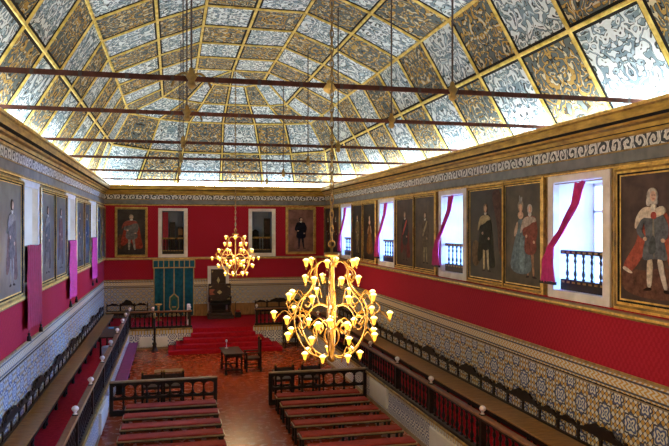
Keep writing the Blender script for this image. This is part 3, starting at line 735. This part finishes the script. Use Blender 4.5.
def balustrade(label, p0, p1, posts, nb, zf=TZ + .05, ztop=1.66, inset=(0, 0)):
    """posts: fractions 0..1 carrying ivory finials"""
    p0 = Vector((*p0, 0)); p1 = Vector((*p1, 0)); d = (p1 - p0); L = d.length; ang = math.atan2(d.y, d.x)
    t = thing('gallery_balustrade', label, 'balustrade', (p0.x, p0.y, zf), ang); h = ztop - zf
    m = MB(); m.box(0, L, -.07, .07, h - .06, h, 'rail', .015); m.box(0, L, -.05, .05, h - .10, h - .06, 'dwood'); m.build('handrail', t, rel=True)
    m = MB(); m.box(0, L, -.06, .06, 0, .09, 'dwood', .01); m.build('base_rail', t, rel=True)
    for u in posts:
        m = MB(); x = u * L; m.box(x - .055, x + .055, -.055, .055, .085, h + .02, 'dwood', .01); po = m.build('post', t, rel=True)
        m = MB(); m.lathe((x, 0, h + .02), [(.045, 0), (.025, .015), (.02, .03), (.035, .04), (.025, .05), (.05, .065), (.068, .095), (.066, .12), (.045, .15), (.01, .165)], 'ivory', 10); m.build('finial', po, rel=True)
    proto_ = None
    xs = [(k + .5) * L / nb for k in range(nb)]
    for x in xs:
        if any(abs(x - u * L) < .1 for u in posts): continue
        if proto_ is None:
            m = MB(); m.lathe((0, 0, .085), bal_prof(h - .175, .042), 'dwood', 7); proto_ = m.build('baluster', t, rel=True); proto_.location = (x, 0, 0)
        else:
            c_ = proto_.copy(); COL.objects.link(c_); c_.parent = t; c_.location = (x, 0, 0)
    return t
yR = [7.2, 9.6, 12.14, 14.83, 17.27, 19.8, 22.4, 24.9, 27.4, 30.0]; y0_, y1_ = 6.9, 30.3
balustrade('long dark turned balustrade with ivory finials along the right gallery', (TR - .05, y0_), (TR - .05, y1_), [(y - y0_) / (y1_ - y0_) for y in yR], 96)
yLs = [13.96, 16.56, 19.22, 21.81, 24.37, 26.82, 28.62]; y0_, y1_ = 11.0, 30.3
balustrade('long dark balustrade with ivory finials along the left gallery', (TL - .04, y0_), (TL - .04, y1_), [(y - y0_) / (y1_ - y0_) for y in yLs], 88)
balustrade('short dark balustrade across the far left gallery before the teal banner', (TL - .04, TF + .05), (.86, TF + .05), [.02, .38, .96], 14)
balustrade('short dark balustrade across the far right gallery', (3.6, TF + .05), (TR - .1, TF + .05), [.04, .97], 12)

# wall benches with carved crested backs
def bench_module(root, L, depth, nsec=4):
    """local: x along bench, backrest at y=0 facing -y, floor z=0"""
    m = MB(); m.box(-L / 2 + .004, L / 2 - .004, -depth, -.02, .30, .335, 'mwood', .006); m.build('seat', root, rel=True)
    m = MB(); m.box(-L / 2 + .01, L / 2 - .01, -depth + .04, -depth + .07, .18, .30, 'dwood'); m.build('apron', root, rel=True)
    for x in (-L / 2 + .12, 0, L / 2 - .12):
        for y in (-depth + .07, -.08):
            m = MB(); m.lathe((x, y, 0), [(.035, 0), (.045, .04), (.03, .08), (.045, .16), (.03, .22), (.04, .30)], 'dwood', 8); m.build('leg', root, rel=True)
    m = MB(); sw = L / nsec
    m.box(-L / 2, L / 2, -.03, .02, .335, .375, 'dwood')
    for k in range(nsec + 1):
        x = -L / 2 + k * sw; w_ = .045 if k in (0, nsec) else .036
        x0_, x1_ = max(x - w_, -L / 2), min(x + w_, L / 2); m.box(x0_, x1_, -.015, .012, .335, .72, 'dwood')
    pts = []
    N = 48
    for k in range(N + 1):
        x = -L / 2 + L * k / N; u = (x + L / 2) / sw; fr = abs((u % 1) - .5) * 2
        z = .68 + .05 * math.cos(fr * PI * .9) + .015 * math.sin(u * 2 * PI * 3)
        c_ = abs(x) / (sw * .62)
        if c_ < 1: z += .17 * (math.cos(c_ * PI) * .5 + .5) ** .7
        pts.append((x, z))
    low = []
    for k in range(N + 1):
        x = -L / 2 + L * k / N; u = (x + L / 2) / sw; fr = abs((u % 1) - .5) * 2
        low.append((x, .61 - .05 * fr ** 4))
    for k in range(N):
        m.prism([pts[k], pts[k + 1], low[k + 1], low[k]][::-1], -.03, .02, 'dwood')
    m.build('backrest', root, rel=True)
seatR = None
for k in range(8):
    y = 10.92 + 2.83 * k
    lab = 'crested dark wall bench on the right gallery, ' + ['closest to the viewer', 'second from the viewer', 'third from the viewer', 'fourth from the viewer', 'fourth from the far end', 'third from the far end', 'second from the far end', 'at the far end'][k]
    loc = (7.60, y, TZ + .003)
    if seatR is None:
        seatR = thing('wall_bench', lab, 'bench', loc, -PI / 2, 'wall benches of the right gallery'); bench_module(seatR, 2.83, .66)
    else: dup(seatR, loc, -PI / 2, lab)
seatL = None
for k in range(7):
    y = 14.75 + 2.9 * k
    if y > 33: break
    lab = 'crested dark wall bench on the left gallery, ' + ['closest to the viewer', 'second from the viewer', 'third from the viewer', 'middle of the row', 'third from the far end', 'second from the far end', 'at the far end'][k]
    loc = (-3.13, y, TZ + .003)
    if seatL is None:
        seatL = thing('wall_bench', lab, 'bench', loc, PI / 2, 'wall benches of the left gallery'); bench_module(seatL, 2.9, .46)
    else: dup(seatL, loc, PI / 2, lab)
t = thing('wall_bench', 'crested dark bench against the far wall, left of the teal banner', 'bench', (-2.12, Y0 - .06, TZ + .003), 0); bench_module(t, 1.95, .42, 3)
t = thing('wall_bench', 'crested dark bench against the far wall, right of the throne', 'bench', (5.35, Y0 - .06, TZ + .003), 0); bench_module(t, 2.5, .42, 4)

# ---------------------------------------------------------------- radiators on the tribune fronts
def radiator(label, x, y, L, axis, s_, z0=.12, z1=.66):
    t = thing('radiator_panel', label, 'radiator', (x, y, z0)); m = MB(); k = MB()
    if axis == 'y': a, b_ = sorted((x, x + s_ * .07)); m.box(a, b_, y - L / 2, y + L / 2, z0, z1, 'radiator', .012); a, b_ = sorted((x + s_ * .07, x + s_ * .078)); k.box(a, b_, y - L / 2 + .06, y + L / 2 - .06, z0 + .05, z1 - .05, 'radiator')
    else: m.box(x - L / 2, x + L / 2, y - .07, y, z0, z1, 'radiator', .012); k.box(x - L / 2 + .06, x + L / 2 - .06, y - .078, y - .07, z0 + .05, z1 - .05, 'radiator')
    m.build('casing', t); k.build('front_plate', t)
radiator('cream radiator panel on right gallery front beside the far benches', TR - .002, 19.0, 1.65, 'y', -1, .20, .76)
radiator('cream radiator panel on right gallery front at bottom of photo', TR - .002, 14.1, 1.6, 'y', -1, .14, .66)
radiator('cream radiator panel on the left gallery front beside benches', TL + .002, 18.7, 1.8, 'y', 1, .12, .66)
radiator('left of two cream radiator panels on the far gallery front', -1.10, TF - .002, .52, 'x', 1, .12, .56)
radiator('right of two cream radiator panels on the far gallery front', -.47, TF - .002, .58, 'x', 1, .12, .56)

# ---------------------------------------------------------------- stepped dais
st = thing('carpeted_steps', 'broad red-carpeted steps rising to the throne', 'steps', (2.2, 28.85, 0))
for k, (x0, x1, yf) in enumerate(((-.15, 4.60, 28.85), (.17, 4.22, 29.22), (.47, 3.92, 29.58), (.80, 3.58, 29.98), (.88, 3.52, 30.36))):
    m = MB(); m.box(x0, x1, yf, TF - .004, .17 * k, .17 * (k + 1) + (.006 if k == 4 else 0), 'carpet', .015 if k < 4 else 0); m.build('step', st)
m = MB(); m.box(.95, 3.5, TF + .01, Y0 - .3, TZ + .004, TZ + .012, 'carpet'); tag(m.build('carpet_runner'), 'red carpet on the dais between steps and throne', 'carpet')

# ---------------------------------------------------------------- throne and doorway
th_ = thing('throne', 'high dark carved throne chair with diamond ornament on the dais', 'chair', (2.30, 33.9, TZ + .015))
def lp(m, name, par=th_): return m.build(name, par, rel=True)
m = MB(); m.box(-.62, .62, -.75, .45, 0, .14, 'leather', .01); m.box(-.55, .55, -.6, .45, .14, .28, 'leather', .01); lp(m, 'plinth')
m = MB(); m.box(-.5, .5, -.35, .3, .62, .78, 'black', .03); lp(m, 'seat')
for sx in (-1, 1):
    m = MB(); m.lathe((sx * .46, -.3, .28), [(.05, 0), (.035, .05), (.05, .15), (.03, .25), (.05, .35)], 'leather', 8); lp(m, 'leg')
    m = MB(); m.lathe((sx * .46, .28, .28), [(.05, 0), (.05, .35)], 'leather', 8); lp(m, 'leg')
    m = MB(); m.box(sx * .5 - .05, sx * .5 + .05, -.35, .3, .98, 1.04, 'leather', .01); m.lathe((sx * .5, -.3, .7), [(.04, 0), (.025, .1), (.04, .28)], 'leather', 8); lp(m, 'armrest')
m = MB(); m.box(-.55, .55, .28, .36, .70, 1.62, 'leather', .02); bk = lp(m, 'backrest')
m = MB(); m.prism([(-.13, 1.2), (0, 1.09), (.13, 1.2), (0, 1.31)], .262, .28, 'shield'); m.prism([(-.5, 1.06), (-.22, 1.08), (-.34, 1.2), (-.22, 1.34), (-.5, 1.36)], .268, .28, 'redgilt')
for sx in (-1, 1):
    for z in (.84, 1.5): m.prism([(sx * .5, z), (sx * .36, z), (sx * .5, z + (.09 if z < 1 else -.09))], .268, .28, 'shield')
m.build('ornament', bk, rel=True)
dr = thing('door_1', '', ''); del dr['label']; del dr['category']; dr['kind'] = 'structure'; dr.location = (2.27, Y0, TZ)
m = MB()
m.box(1.74, 1.90, Y0 - .06, Y0, TZ, 3.18, 'stone', .01); m.box(2.64, 2.80, Y0 - .06, Y0, TZ, 3.18, 'stone', .01); m.box(1.74, 2.80, Y0 - .06, Y0, 3.18, 3.34, 'stone', .01); m.build('door_frame', dr)
m = MB(); m.box(1.90, 2.64, Y0 - .05, Y0, TZ, 3.18, 'leather', .01); m.prism([(2.19, 2.62), (2.27, 2.46), (2.35, 2.62), (2.27, 2.80)], Y0 - .062, Y0 - .05, 'shield')
for sx in (-1, 1):
    for z in (2.2, 3.1): m.prism([(2.27 + sx * .33, z), (2.27 + sx * .24, z), (2.27 + sx * .33, z + (.11 if z < 3 else -.11))], Y0 - .06, Y0 - .05, 'shield')
m.build('door_leaf', dr)
m = MB(); m.box(3.02, 3.30, 33.55, 33.95, TZ + .012, 1.12, 'dwood', .02); m.box(3.05, 3.27, 33.6, 33.9, 1.12, 1.2, 'cushion', .03); m.box(3.05, 3.08, 33.93, 33.95, 1.12, 1.6, 'dwood')
tag(m.build('footstool'), 'small dark stool at the right foot of the throne', 'stool')

# ---------------------------------------------------------------- teal banner
bn = thing('banner', 'tall teal velvet banner with gilt braid bars and central crest', 'banner', (.10, Y0 - .10, .9))
m = MB()
for j in range(40):
    x0 = -.86 + j * .0478; x1 = x0 + .0478; ya = Y0 - .10 - .02 * math.sin(j * 1.1); yb = Y0 - .10 - .02 * math.sin((j + 1) * 1.1)
    m.raw([(x0, ya, .92), (x1, yb, .92), (x1, yb, 3.30), (x0, ya, 3.30), (x0, ya + .012, .92), (x1, yb + .012, .92), (x1, yb + .012, 3.30), (x0, ya + .012, 3.30)], [(0, 1, 2, 3), (7, 6, 5, 4), (3, 2, 6, 7), (1, 0, 4, 5)], 'teal', True)
m.build('cloth', bn)
m = MB(); n_ = 9
for k in range(8):
    x0 = -.90 + k * .25; m.box(x0 + .01, x0 + .24, Y0 - .17, Y0 - .10, 3.30, 3.66, 'teal', .02)
m.build('valance', bn)
m = MB(); m.box(-.92, 1.12, Y0 - .18, Y0 - .12, 3.64, 3.70, 'shield'); m.box(-.92, 1.12, Y0 - .19, Y0 - .17, 3.27, 3.32, 'shield')
for k in range(9): x = -.90 + k * .25; m.box(x - .02, x + .02, Y0 - .185, Y0 - .165, 3.3, 3.66, 'shield')
m.build('pelmet_braid', bn)
for x in (-.86, -.38, .10, .58, 1.05):
    m = MB(); m.box(x - .022, x + .022, Y0 - .145, Y0 - .125, .92, 3.28, 'shield'); m.build('braid_bar', bn)
m = MB(); oc = [(.10, 2.22), (.32, 2.02), (.34, 1.50), (.24, 1.32), (.10, 1.16), (-.04, 1.32), (-.14, 1.50), (-.12, 2.02)]
m.prism(oc, Y0 - .165, Y0 - .145, 'shield'); m.prism([(.10 + (x - .10) * .8, 1.7 + (z - 1.7) * .86) for x, z in oc], Y0 - .172, Y0 - .165, 'green')
m.prism(ell(.10, 1.72, .12, .2, 14), Y0 - .178, Y0 - .172, 'teal'); m.prism([(.02, 1.50), (.18, 1.50), (.2, 1.56), (0, 1.56)], Y0 - .18, Y0 - .172, 'shield'); m.box(.085, .115, Y0 - .168, Y0 - .145, 2.2, 2.5, 'shield')
m.prism([(-.2, 1.1), (.4, 1.1), (.32, 1.22), (-.12, 1.22)], Y0 - .165, Y0 - .145, 'shield'); m.v = [(x, y, z - .18) for x, y, z in m.v]; m.build('crest', bn)

# gilt pedestal, white jug and black post near the banner
t = thing('gilt_pedestal', 'slender gilt torch stand in front of the left part of the teal banner', 'pedestal', (-.62, 33.4, TZ + .003))
m = MB(); m.lathe((0, 0, 0), [(.13, 0), (.13, .04), (.05, .08), (.04, .25), (.08, .33), (.09, .42), (.04, .52), (.06, .62), (.05, .70)], 'gilt_dark', 12); m.build('stem', t, rel=True)
m = MB(); m.lathe((0, 0, .70), [(.05, 0), (.15, .04), (.17, .08), (.14, .09)], 'gilt', 12); m.build('top_dish', t, rel=True)
t = thing('floor_stand', 'thin black floor stand before the far gallery, left of the steps', 'stand', (-.72, 30.0, 0))
m = MB(); m.lathe((0, 0, 0), [(.14, 0), (.14, .04), (.10, .10), (.08, .25), (.10, .3), (.05, .4)], 'dwood', 10); m.build('base', t, rel=True)
m = MB(); m.lathe((0, 0, .4), [(.05, 0), (.04, .5), (.06, .55), (.035, .65), (.035, 1.0)], 'dwood', 8); m.build('pole', t, rel=True)
m = MB(); m.lathe((0, 0, 1.4), [(.03, 0), (.055, .05), (.055, .2), (.02, .24)], 'gilt_dark', 8); m.build('lamp_head', t, rel=True)
m = MB(); m.box(.66, .82, 31.6, 31.74, TZ + .002, TZ + .95, 'ivory', .02); m.box(.68, .80, 31.59, 31.6, 1.1, 1.45, 'dwood'); tag(m.build('white_post'), 'small white post with dark band behind the far left balustrade', 'post')

# ---------------------------------------------------------------- chandeliers
def spline(pts, n=6):
    P = [Vector(p) for p in pts]; out = []
    for i in range(len(P) - 1):
        p0, p1, p2, p3 = P[max(i - 1, 0)], P[i], P[i + 1], P[min(i + 2, len(P) - 1)]
        for k in range(n):
            t = k / n; out.append(.5 * ((2 * p1) + (p2 - p0) * t + (2 * p0 - 5 * p1 + 4 * p2 - p3) * t * t + (3 * p1 - p0 - 3 * p2 + p3) * t ** 3))
    out.append(P[-1]); return out
def pol(pts, a): return [(r * math.cos(a), r * math.sin(a), z) for r, z in pts]
def chandelier(root):
    """local z=0 at the lowest point, 1.75 m high"""
    m = MB(); m.lathe((0, 0, 0), [(.02, 0), (.07, .05), (.03, .1), (.05, .2), (.013, .3), (.013, .75), (.032, .8), (.013, .86), (.013, 1.4), (.04, 1.45), (.016, 1.5), (.02, 1.56), (.11, 1.57), (.12, 1.60), (.11, 1.62), (.02, 1.63), (.02, 1.70)], 'brass', 12)
    m.build('stem', root, rel=True)
    m = MB(); m.tube([(.05 * math.cos(k * PI / 8), 0, 1.75 + .05 * math.sin(k * PI / 8)) for k in range(17)], .012, 'brass', 6); m.build('ring', root, rel=True)
    for k in range(6):
        a = 2 * PI * k / 6 + .2; m = MB()
        m.tube(pol2([(.05, 1.46), (.16, 1.50), (.27, 1.42), (.28, 1.25), (.36, 1.08), (.52, .92), (.60, .68), (.54, .40), (.38, .18), (.16, .08), (.05, .10)], a), .0125, 'brass', 6)
        m.tube(pol2([(.50, .95), (.40, 1.00), (.34, .92), (.38, .84), (.44, .87)], a), .011, 'brass', 5)
        m.tube(pol2([(.60, .70), (.46, .72), (.40, .60), (.47, .52), (.53, .58), (.49, .63)], a), .011, 'brass', 5)
        m.tube(pol2([(.38, .20), (.28, .34), (.30, .50), (.20, .56), (.15, .48), (.20, .43)], a), .012, 'brass', 5)
        m.tube(pol2([(.03, .80), (.20, .86), (.34, .80), (.42, .70), (.58, .72)], a + .0), .010, 'brass', 5)
        m.tube(pol2([(.27, 1.42), (.36, 1.36), (.40, 1.26), (.34, 1.20), (.30, 1.26), (.34, 1.30)], a), .009, 'brass', 5)
        m.tube(pol2([(.56, .84), (.68, .92), (.76, .84), (.70, .76), (.66, .82)], a + .2), .009, 'brass', 5)
        m.tube(pol2([(.04, .22), (.12, .34), (.10, .48), (.03, .50)], a), .009, 'brass', 5)
        m.build('scroll_arm', root, rel=True)
    # tiers of lit cups
    tiers = [(1.52, .40, 6, .27), (1.27, .40, 6, .28), (1.03, .66, 8, .44), (.74, .86, 8, .56), (.46, .68, 8, .48), (.16, .42, 7, .25), (.62, .36, 5, .05)]
    first = None
    for ti, (z, r, n_, rin) in enumerate(tiers):
        for k in range(n_):
            a = 2 * PI * (k + .5 * (ti % 2)) / n_ + .13
            m = MB(); ca, sa = math.cos(a), math.sin(a)
            q = pol2([(rin, z - .12), (rin + (r - rin) * .45, z + .02), (rin + (r - rin) * .8, z - .06), (r, z - .14), (r, z - .10)], a)
            m.tube(q, .009, 'brass', 5)
            if first is None:
                ar = m.build('arm', root, rel=True)
            else: ar = m.build('arm', root, rel=True)
            if first is None:
                c_ = MB(); c_.lathe((0, 0, -.10), [(.010, 0), (.020, .015), (.026, .05), (.036, .08), (.056, .10)], 'glow_cup', 8); cup = c_.build('cup', ar, rel=True)
                g = MB(); g.lathe((0, 0, -.01), [(.050, 0), (.046, .008), (.026, .028), (.006, .035)], 'bulb', 8); bl = g.build('bulb', ar, rel=True)
                cup.location = bl.location = (r * ca, r * sa, z); first = (cup, bl)
            else:
                for o_ in first:
                    d = o_.copy(); COL.objects.link(d); d.parent = ar; d.location = (r * ca, r * sa, z)
def pol2(pts, a): return [(v.x * math.cos(a), v.x * math.sin(a), v.z) for v in spline([(r, 0, z) for r, z in pts], 4)]
def chain(par, x, y, z0, z1):
    m = MB(); n_ = int((z1 - z0) / .11); r = .028
    for k in range(n_):
        z = z0 + (k + .5) * (z1 - z0) / n_; pts = []
        for j in range(9):
            t_ = j * 2 * PI / 8; u = .026 * math.cos(t_); v = .075 * math.sin(t_)
            pts.append((x + (u if k % 2 else 0), y + (0 if k % 2 else u), z + v))
        m.tube(pts, .009, 'gilt_dark', 5)
    m.tube([(x, y, z0), (x, y, z1)], .006, 'iron_dark', 5)
    return m.build('hanging_chain', par)
ch = thing('chandelier', 'large lit brass chandelier in the foreground with many amber cups', 'chandelier', (2.30, 9.80, 3.30), 0, 'lit chandeliers'); chandelier(ch)
ch2 = dup(ch, (2.29, 25.4, 3.44), .25, 'distant lit brass chandelier hanging in front of the far wall')
chain(ch, 2.30, 9.80, 5.10, 11.33)
chain(ch2, 2.29, 25.4, 5.24, 11.33)
for nm, loc, p in (('chandelier_glow', (2.30, 9.80, 4.1), CHAND_W), ('chandelier_glow', (2.29, 25.4, 4.25), CHAND_W)):
    l = bpy.data.lights.new(nm, 'POINT'); l.energy = p; l.color = (1.0, .72, .38); l.shadow_soft_size = .85
    o = bpy.data.objects.new(nm, l); COL.objects.link(o); o.location = loc

# ---------------------------------------------------------------- tie rods and hangers
names = ['nearest', 'second nearest', 'third nearest', 'fourth nearest', 'fifth', 'farthest']
for k, y in enumerate((9.95, 13.0, 17.5, 21.6, 26.6, 31.4)):
    x0, x1 = -3.42, 8.02
    t = thing('tie_rod', names[k] + ' rust-brown iron tie rod spanning the vault, with its hangers', 'tie rod', (XC, y, 7.42), 0, 'tie rods across the hall')
    m = MB(); m.box(x0, x1, y - .022, y + .022, 7.42 - .035, 7.42 + .035, 'iron'); m.build('bar', t)
    m = MB(); j = x0 + .3
    while j < x1 - .2:
        m.box(j, j + .05, y - .026, y + .026, 7.38, 7.46, 'iron_dark'); j += .62
    o_ = m.build('binding_wire', t); o_['kind'] = 'stuff'
    for x, z1, sd in ((.27, 11.08, 'left'), (4.28, 11.10, 'right')):
        if k == 5: z1 = 9.9
        m = MB(); m.tube([(x, y, 7.455), (x, y, z1)], .016, 'iron_dark', 6); m.build('hanger', t)
        m = MB(); m.lathe((x, y, 7.28), [(.03, 0), (.07, .05), (.05, .10), (.09, .17), (.05, .22), (.03, .3)], 'gilt_dark', 8)
        if sd == 'left' and k < 2:
            for s_ in (-1, 1): m.tube(spline([(x, y, 7.46), (x + s_ * .12, y, 7.50), (x + s_ * .22, y, 7.42), (x + s_ * .28, y, 7.30)], 4), .018, 'gilt_dark', 6)
        m.build('bracket', t)
    if k == 0:
        m = MB(); m.lathe((2.30, y, 7.30), [(.02, 0), (.08, .04), (.10, .08), (.06, .14), (.03, .2)], 'gilt', 10); m.build('bracket', t)

# ---------------------------------------------------------------- audience benches
def pew(root, L, depth=.42, h=.47):
    m = MB(); m.box(-L / 2, L / 2, -depth / 2, depth / 2, h - .07, h - .02, 'dwood', .006); m.box(-L / 2, L / 2, -depth / 2 - .005, -depth / 2 + .02, h - .045, h - .012, 'edge'); m.box(-L / 2, -L / 2 + .02, -depth / 2, depth / 2, h - .03, h - .012, 'edge'); m.box(L / 2 - .02, L / 2, -depth / 2, depth / 2, h - .03, h - .012, 'edge'); m.build('seat_frame', root, rel=True)
    m = MB(); m.box(-L / 2 + .025, L / 2 - .025, -depth / 2 + .025, depth / 2 - .01, h - .02, h + .03, 'cushion', .02); m.build('cushion', root, rel=True)
    for x in (-L / 2 + .05, 0, L / 2 - .05):
        for y in (-depth / 2 + .04, depth / 2 - .04):
            m = MB(); m.box(x - .028, x + .028, y - .028, y + .028, 0, h - .07, 'dwood', .006); m.build('leg', root, rel=True)
    m = MB(); m.box(-L / 2 + .05, L / 2 - .05, -.015, .015, .08, .12, 'dwood')
    for x in (-L / 2 + .05, 0, L / 2 - .05): m.box(x - .015, x + .015, -depth / 2 + .05, depth / 2 - .05, .08, .12, 'dwood')
    m.build('stretcher', root, rel=True)
rn = ['in the far row by the balustrade', 'in the second row from the balustrade', 'in the third row from the balustrade', 'in the fourth row from the balustrade', 'in the fifth row from it', 'in the last row at the bottom']
pr = None
for s_, xc, L, ys in (('left', -.01, 2.42, (19.05, 18.1, 17.15, 16.25, 15.35, 14.45)), ('right', 4.12, 2.48, (19.3, 18.4, 17.45, 16.5, 15.55, 14.6))):
    pr = None
    for i, y in enumerate(ys):
        lab = 'red-cushioned backless bench of the %s block, %s' % (s_, rn[i])
        if pr is None: pr = thing('audience_bench', lab, 'bench', (xc, y, 0), 0, 'red benches of the %s block' % s_); pew(pr, L)
        else: dup(pr, (xc, y, 0), 0, lab)

# low balustrades in front of the benches
def screen(label, x0, x1, y):
    L = x1 - x0; t = thing('floor_balustrade', label, 'balustrade', ((x0 + x1) / 2, y, 0)); H_ = .98
    m = MB(); m.box(-L / 2, L / 2, -.07, .07, H_ - .05, H_, 'edge', .012); m.box(-L / 2, L / 2, -.05, .05, H_ - .12, H_ - .05, 'dwood'); m.build('top_rail', t, rel=True)
    m = MB(); m.box(-L / 2, L / 2, -.05, .05, 0, .16, 'dwood', .01); m.build('base_rail', t, rel=True)
    m = MB(); m.box(-L / 2, L / 2, -.035, .035, .44, .52, 'dwood', .01); m.build('middle_rail', t, rel=True)
    n_ = 9
    for k in range(n_ + 1):
        x = -L / 2 + .06 + k * (L - .12) / n_; m = MB(); m.lathe((x, 0, .14), bal_prof(.32, .045), 'dwood', 7); m.lathe((x, 0, .5), bal_prof(.38, .045), 'dwood', 7); m.build('baluster', t, rel=True)
    m = MB(); m2 = MB()
    for k in range(n_):      # arched fretwork between balusters
        xa = -L / 2 + .06 + k * (L - .12) / n_; w_ = (L - .12) / n_
        for j in range(8):
            f0, f1 = j / 8, (j + 1) / 8; a0 = .86 - .10 * (2 * abs(f0 - .5)) ** 2; a1 = .86 - .10 * (2 * abs(f1 - .5)) ** 2
            m.prism([(xa + f0 * w_, a0), (xa + f1 * w_, a1), (xa + f1 * w_, .87), (xa + f0 * w_, .87)], -.015, .015, 'dwood')
            b0 = .52 + .08 * (2 * abs(f0 - .5)) ** 2; b1 = .52 + .08 * (2 * abs(f1 - .5)) ** 2
            m2.prism([(xa + f0 * w_, .515), (xa + f1 * w_, .515), (xa + f1 * w_, b1), (xa + f0 * w_, b0)], -.015, .015, 'dwood')
    m.build('upper_fretwork', t, rel=True); m2.build('lower_fretwork', t, rel=True)
    for s_ in (-1, 1):
        m = MB(); m.box(s_ * (L / 2 - .05) - .05, s_ * (L / 2 - .05) + .05, -.055, .055, .14, H_ - .1, 'dwood', .01); m.build('end_post', t, rel=True)
screen('dark pierced balustrade across the front of the left bench block', -1.70, 1.27, 19.95)
screen('dark pierced balustrade across the front of the right bench block', 2.80, 5.82, 20.15)

# crimson bench along the left tribune front
t = thing('crimson_bench', 'long crimson-covered bench against the left gallery front', 'bench', (-1.58, 25.9, 0))
m = MB(); m.box(-1.76, -1.38, 22.3, 29.6, .38, .47, 'purple', .02); m.build('seat', t); m = MB(); m.box(-1.74, -1.42, 22.35, 29.55, .3, .38, 'dwood'); m.build('seat_frame', t)
for y in (22.5, 24.9, 27.2, 29.4):
    m = MB(); m.box(-1.72, -1.44, y - .03, y + .03, 0, .3, 'dwood'); m.build('leg', t)

# ---------------------------------------------------------------- tables and chairs
def leg_lathe(root, x, y, h, r=.035):
    m = MB(); m.box(x - r, x + r, y - r, y + r, 0, .08, 'dwood'); m.lathe((x, y, .08), [(r * .8, 0), (r * 1.2, .1 * h), (r * .6, .2 * h), (r, .45 * h), (r * .6, .65 * h), (r * 1.1, .75 * h), (r * .9, h - .16)], 'dwood', 8); m.box(x - r, x + r, y - r, y + r, h - .1, h, 'dwood'); m.build('leg', root, rel=True)
t = thing('carved_table', 'small dark carved table on open floor before the steps', 'table', (2.13, 25.2, 0), .05)
m = MB(); m.box(-.36, .36, -.72, .72, .73, .77, 'leather', .008); m.build('tabletop', t, rel=True)
m = MB(); m.box(-.30, .30, -.64, .64, .62, .73, 'dwood', .006); m.build('apron', t, rel=True)
for x in (-.28, .28):
    for y in (-.6, .6): leg_lathe(t, x, y, .62, .045)
m = MB(); m.box(-.28, .28, -.62, -.58, .14, .19, 'dwood'); m.box(-.28, .28, .58, .62, .14, .19, 'dwood'); m.box(-.02, .02, -.6, .6, .14, .19, 'dwood'); m.build('stretcher', t, rel=True)
m = MB(); m.lathe((1.98, 25.65, .772), [(.06, 0), (.06, .015), (.012, .03), (.010, .22), (.035, .24), (.04, .30), (.02, .33)], 'plastic', 8); tag(m.build('table_microphone'), 'small grey microphone standing on the carved table', 'microphone')
def armchair(label, loc, rz, top=1.18):
    t = thing('armchair', label, 'chair', loc, rz)      # faces -y locally
    m = MB(); m.box(-.30, .30, -.28, .26, .42, .50, 'leather', .02); m.build('seat', t, rel=True)
    m = MB(); m.box(-.28, .28, .24, .29, .60, top - .06, 'leather', .015); m.build('backrest', t, rel=True)
    for x in (-.28, .28):
        m = MB(); m.box(x - .03, x + .03, -.28, -.22, 0, .68, 'dwood', .006); m.build('leg', t, rel=True)
        m = MB(); m.box(x - .03, x + .03, .23, .29, 0, top, 'dwood', .006); m.lathe((x, .26, top - .01), [(.03, 0), (.035, .03), (.01, .08)], 'brass', 6); m.build('leg', t, rel=True)
        m = MB(); m.box(x - .035, x + .035, -.31, .24, .67, .71, 'dwood', .01); m.build('armrest', t, rel=True)
    m = MB(); m.box(-.26, .26, -.27, -.24, .16, .22, 'dwood'); m.box(-.29, -.27, -.24, .24, .16, .20, 'dwood'); m.box(.27, .29, -.24, .24, .16, .20, 'dwood'); m.build('stretcher', t, rel=True)
    return t
armchair('dark leather armchair drawn up at the right side of the carved table', (2.90, 25.15, 0), -PI / 2)
armchair('left of two dark chairs behind the left floor balustrade', (-.58, 21.35, 0), PI, .94)
armchair('right of two dark chairs behind the left floor balustrade', (.05, 21.35, 0), PI, .94)
armchair('dark chair behind the left end of the right floor balustrade', (3.45, 21.5, 0), PI, .94)
armchair('dark chair behind the middle of the right floor balustrade', (4.30, 21.5, 0), PI, .94)
t = thing('plain_table', 'plain brown table in front of the two dark chairs', 'table', (-.1, 22.25, 0))
m = MB(); m.box(-.45, .45, -.22, .22, .70, .74, 'mwood', .006); m.build('tabletop', t, rel=True)
for x in (-.4, .4):
    for y in (-.17, .17): m = MB(); m.box(x - .025, x + .025, y - .025, y + .025, 0, .70, 'mwood'); m.build('leg', t, rel=True)
# left gallery table, bin and paper
t = thing('desk', 'dark desk standing on the red left gallery carpet', 'desk', (-2.15, 25.6, TZ + .003))
m = MB(); m.box(-.26, .26, -1.3, 1.3, .66, .70, 'leather', .008); m.build('desktop', t, rel=True)
for x in (-.22, .22):
    for y in (-1.2, 1.2): m = MB(); m.box(x - .03, x + .03, y - .03, y + .03, 0, .66, 'dwood'); m.build('leg', t, rel=True)
m = MB(); m.box(-2.28, -2.10, 26.3, 26.55, 1.556, 1.575, 'blue_paper'); tag(m.build('blue_folder'), 'blue folder lying on the left gallery desk', 'folder')
m = MB(); m.lathe((-2.12, 23.9, TZ + .003), [(.12, 0), (.15, .05), (.17, .42), (.15, .46), (.02, .47)], 'plastic', 12); tag(m.build('waste_bin'), 'pale grey rounded bin on the left gallery beside the desk', 'bin')
# small side chair near the far right tribune
armchair('small dark chair on the floor right of the steps', (5.1, 29.75, 0), 0)
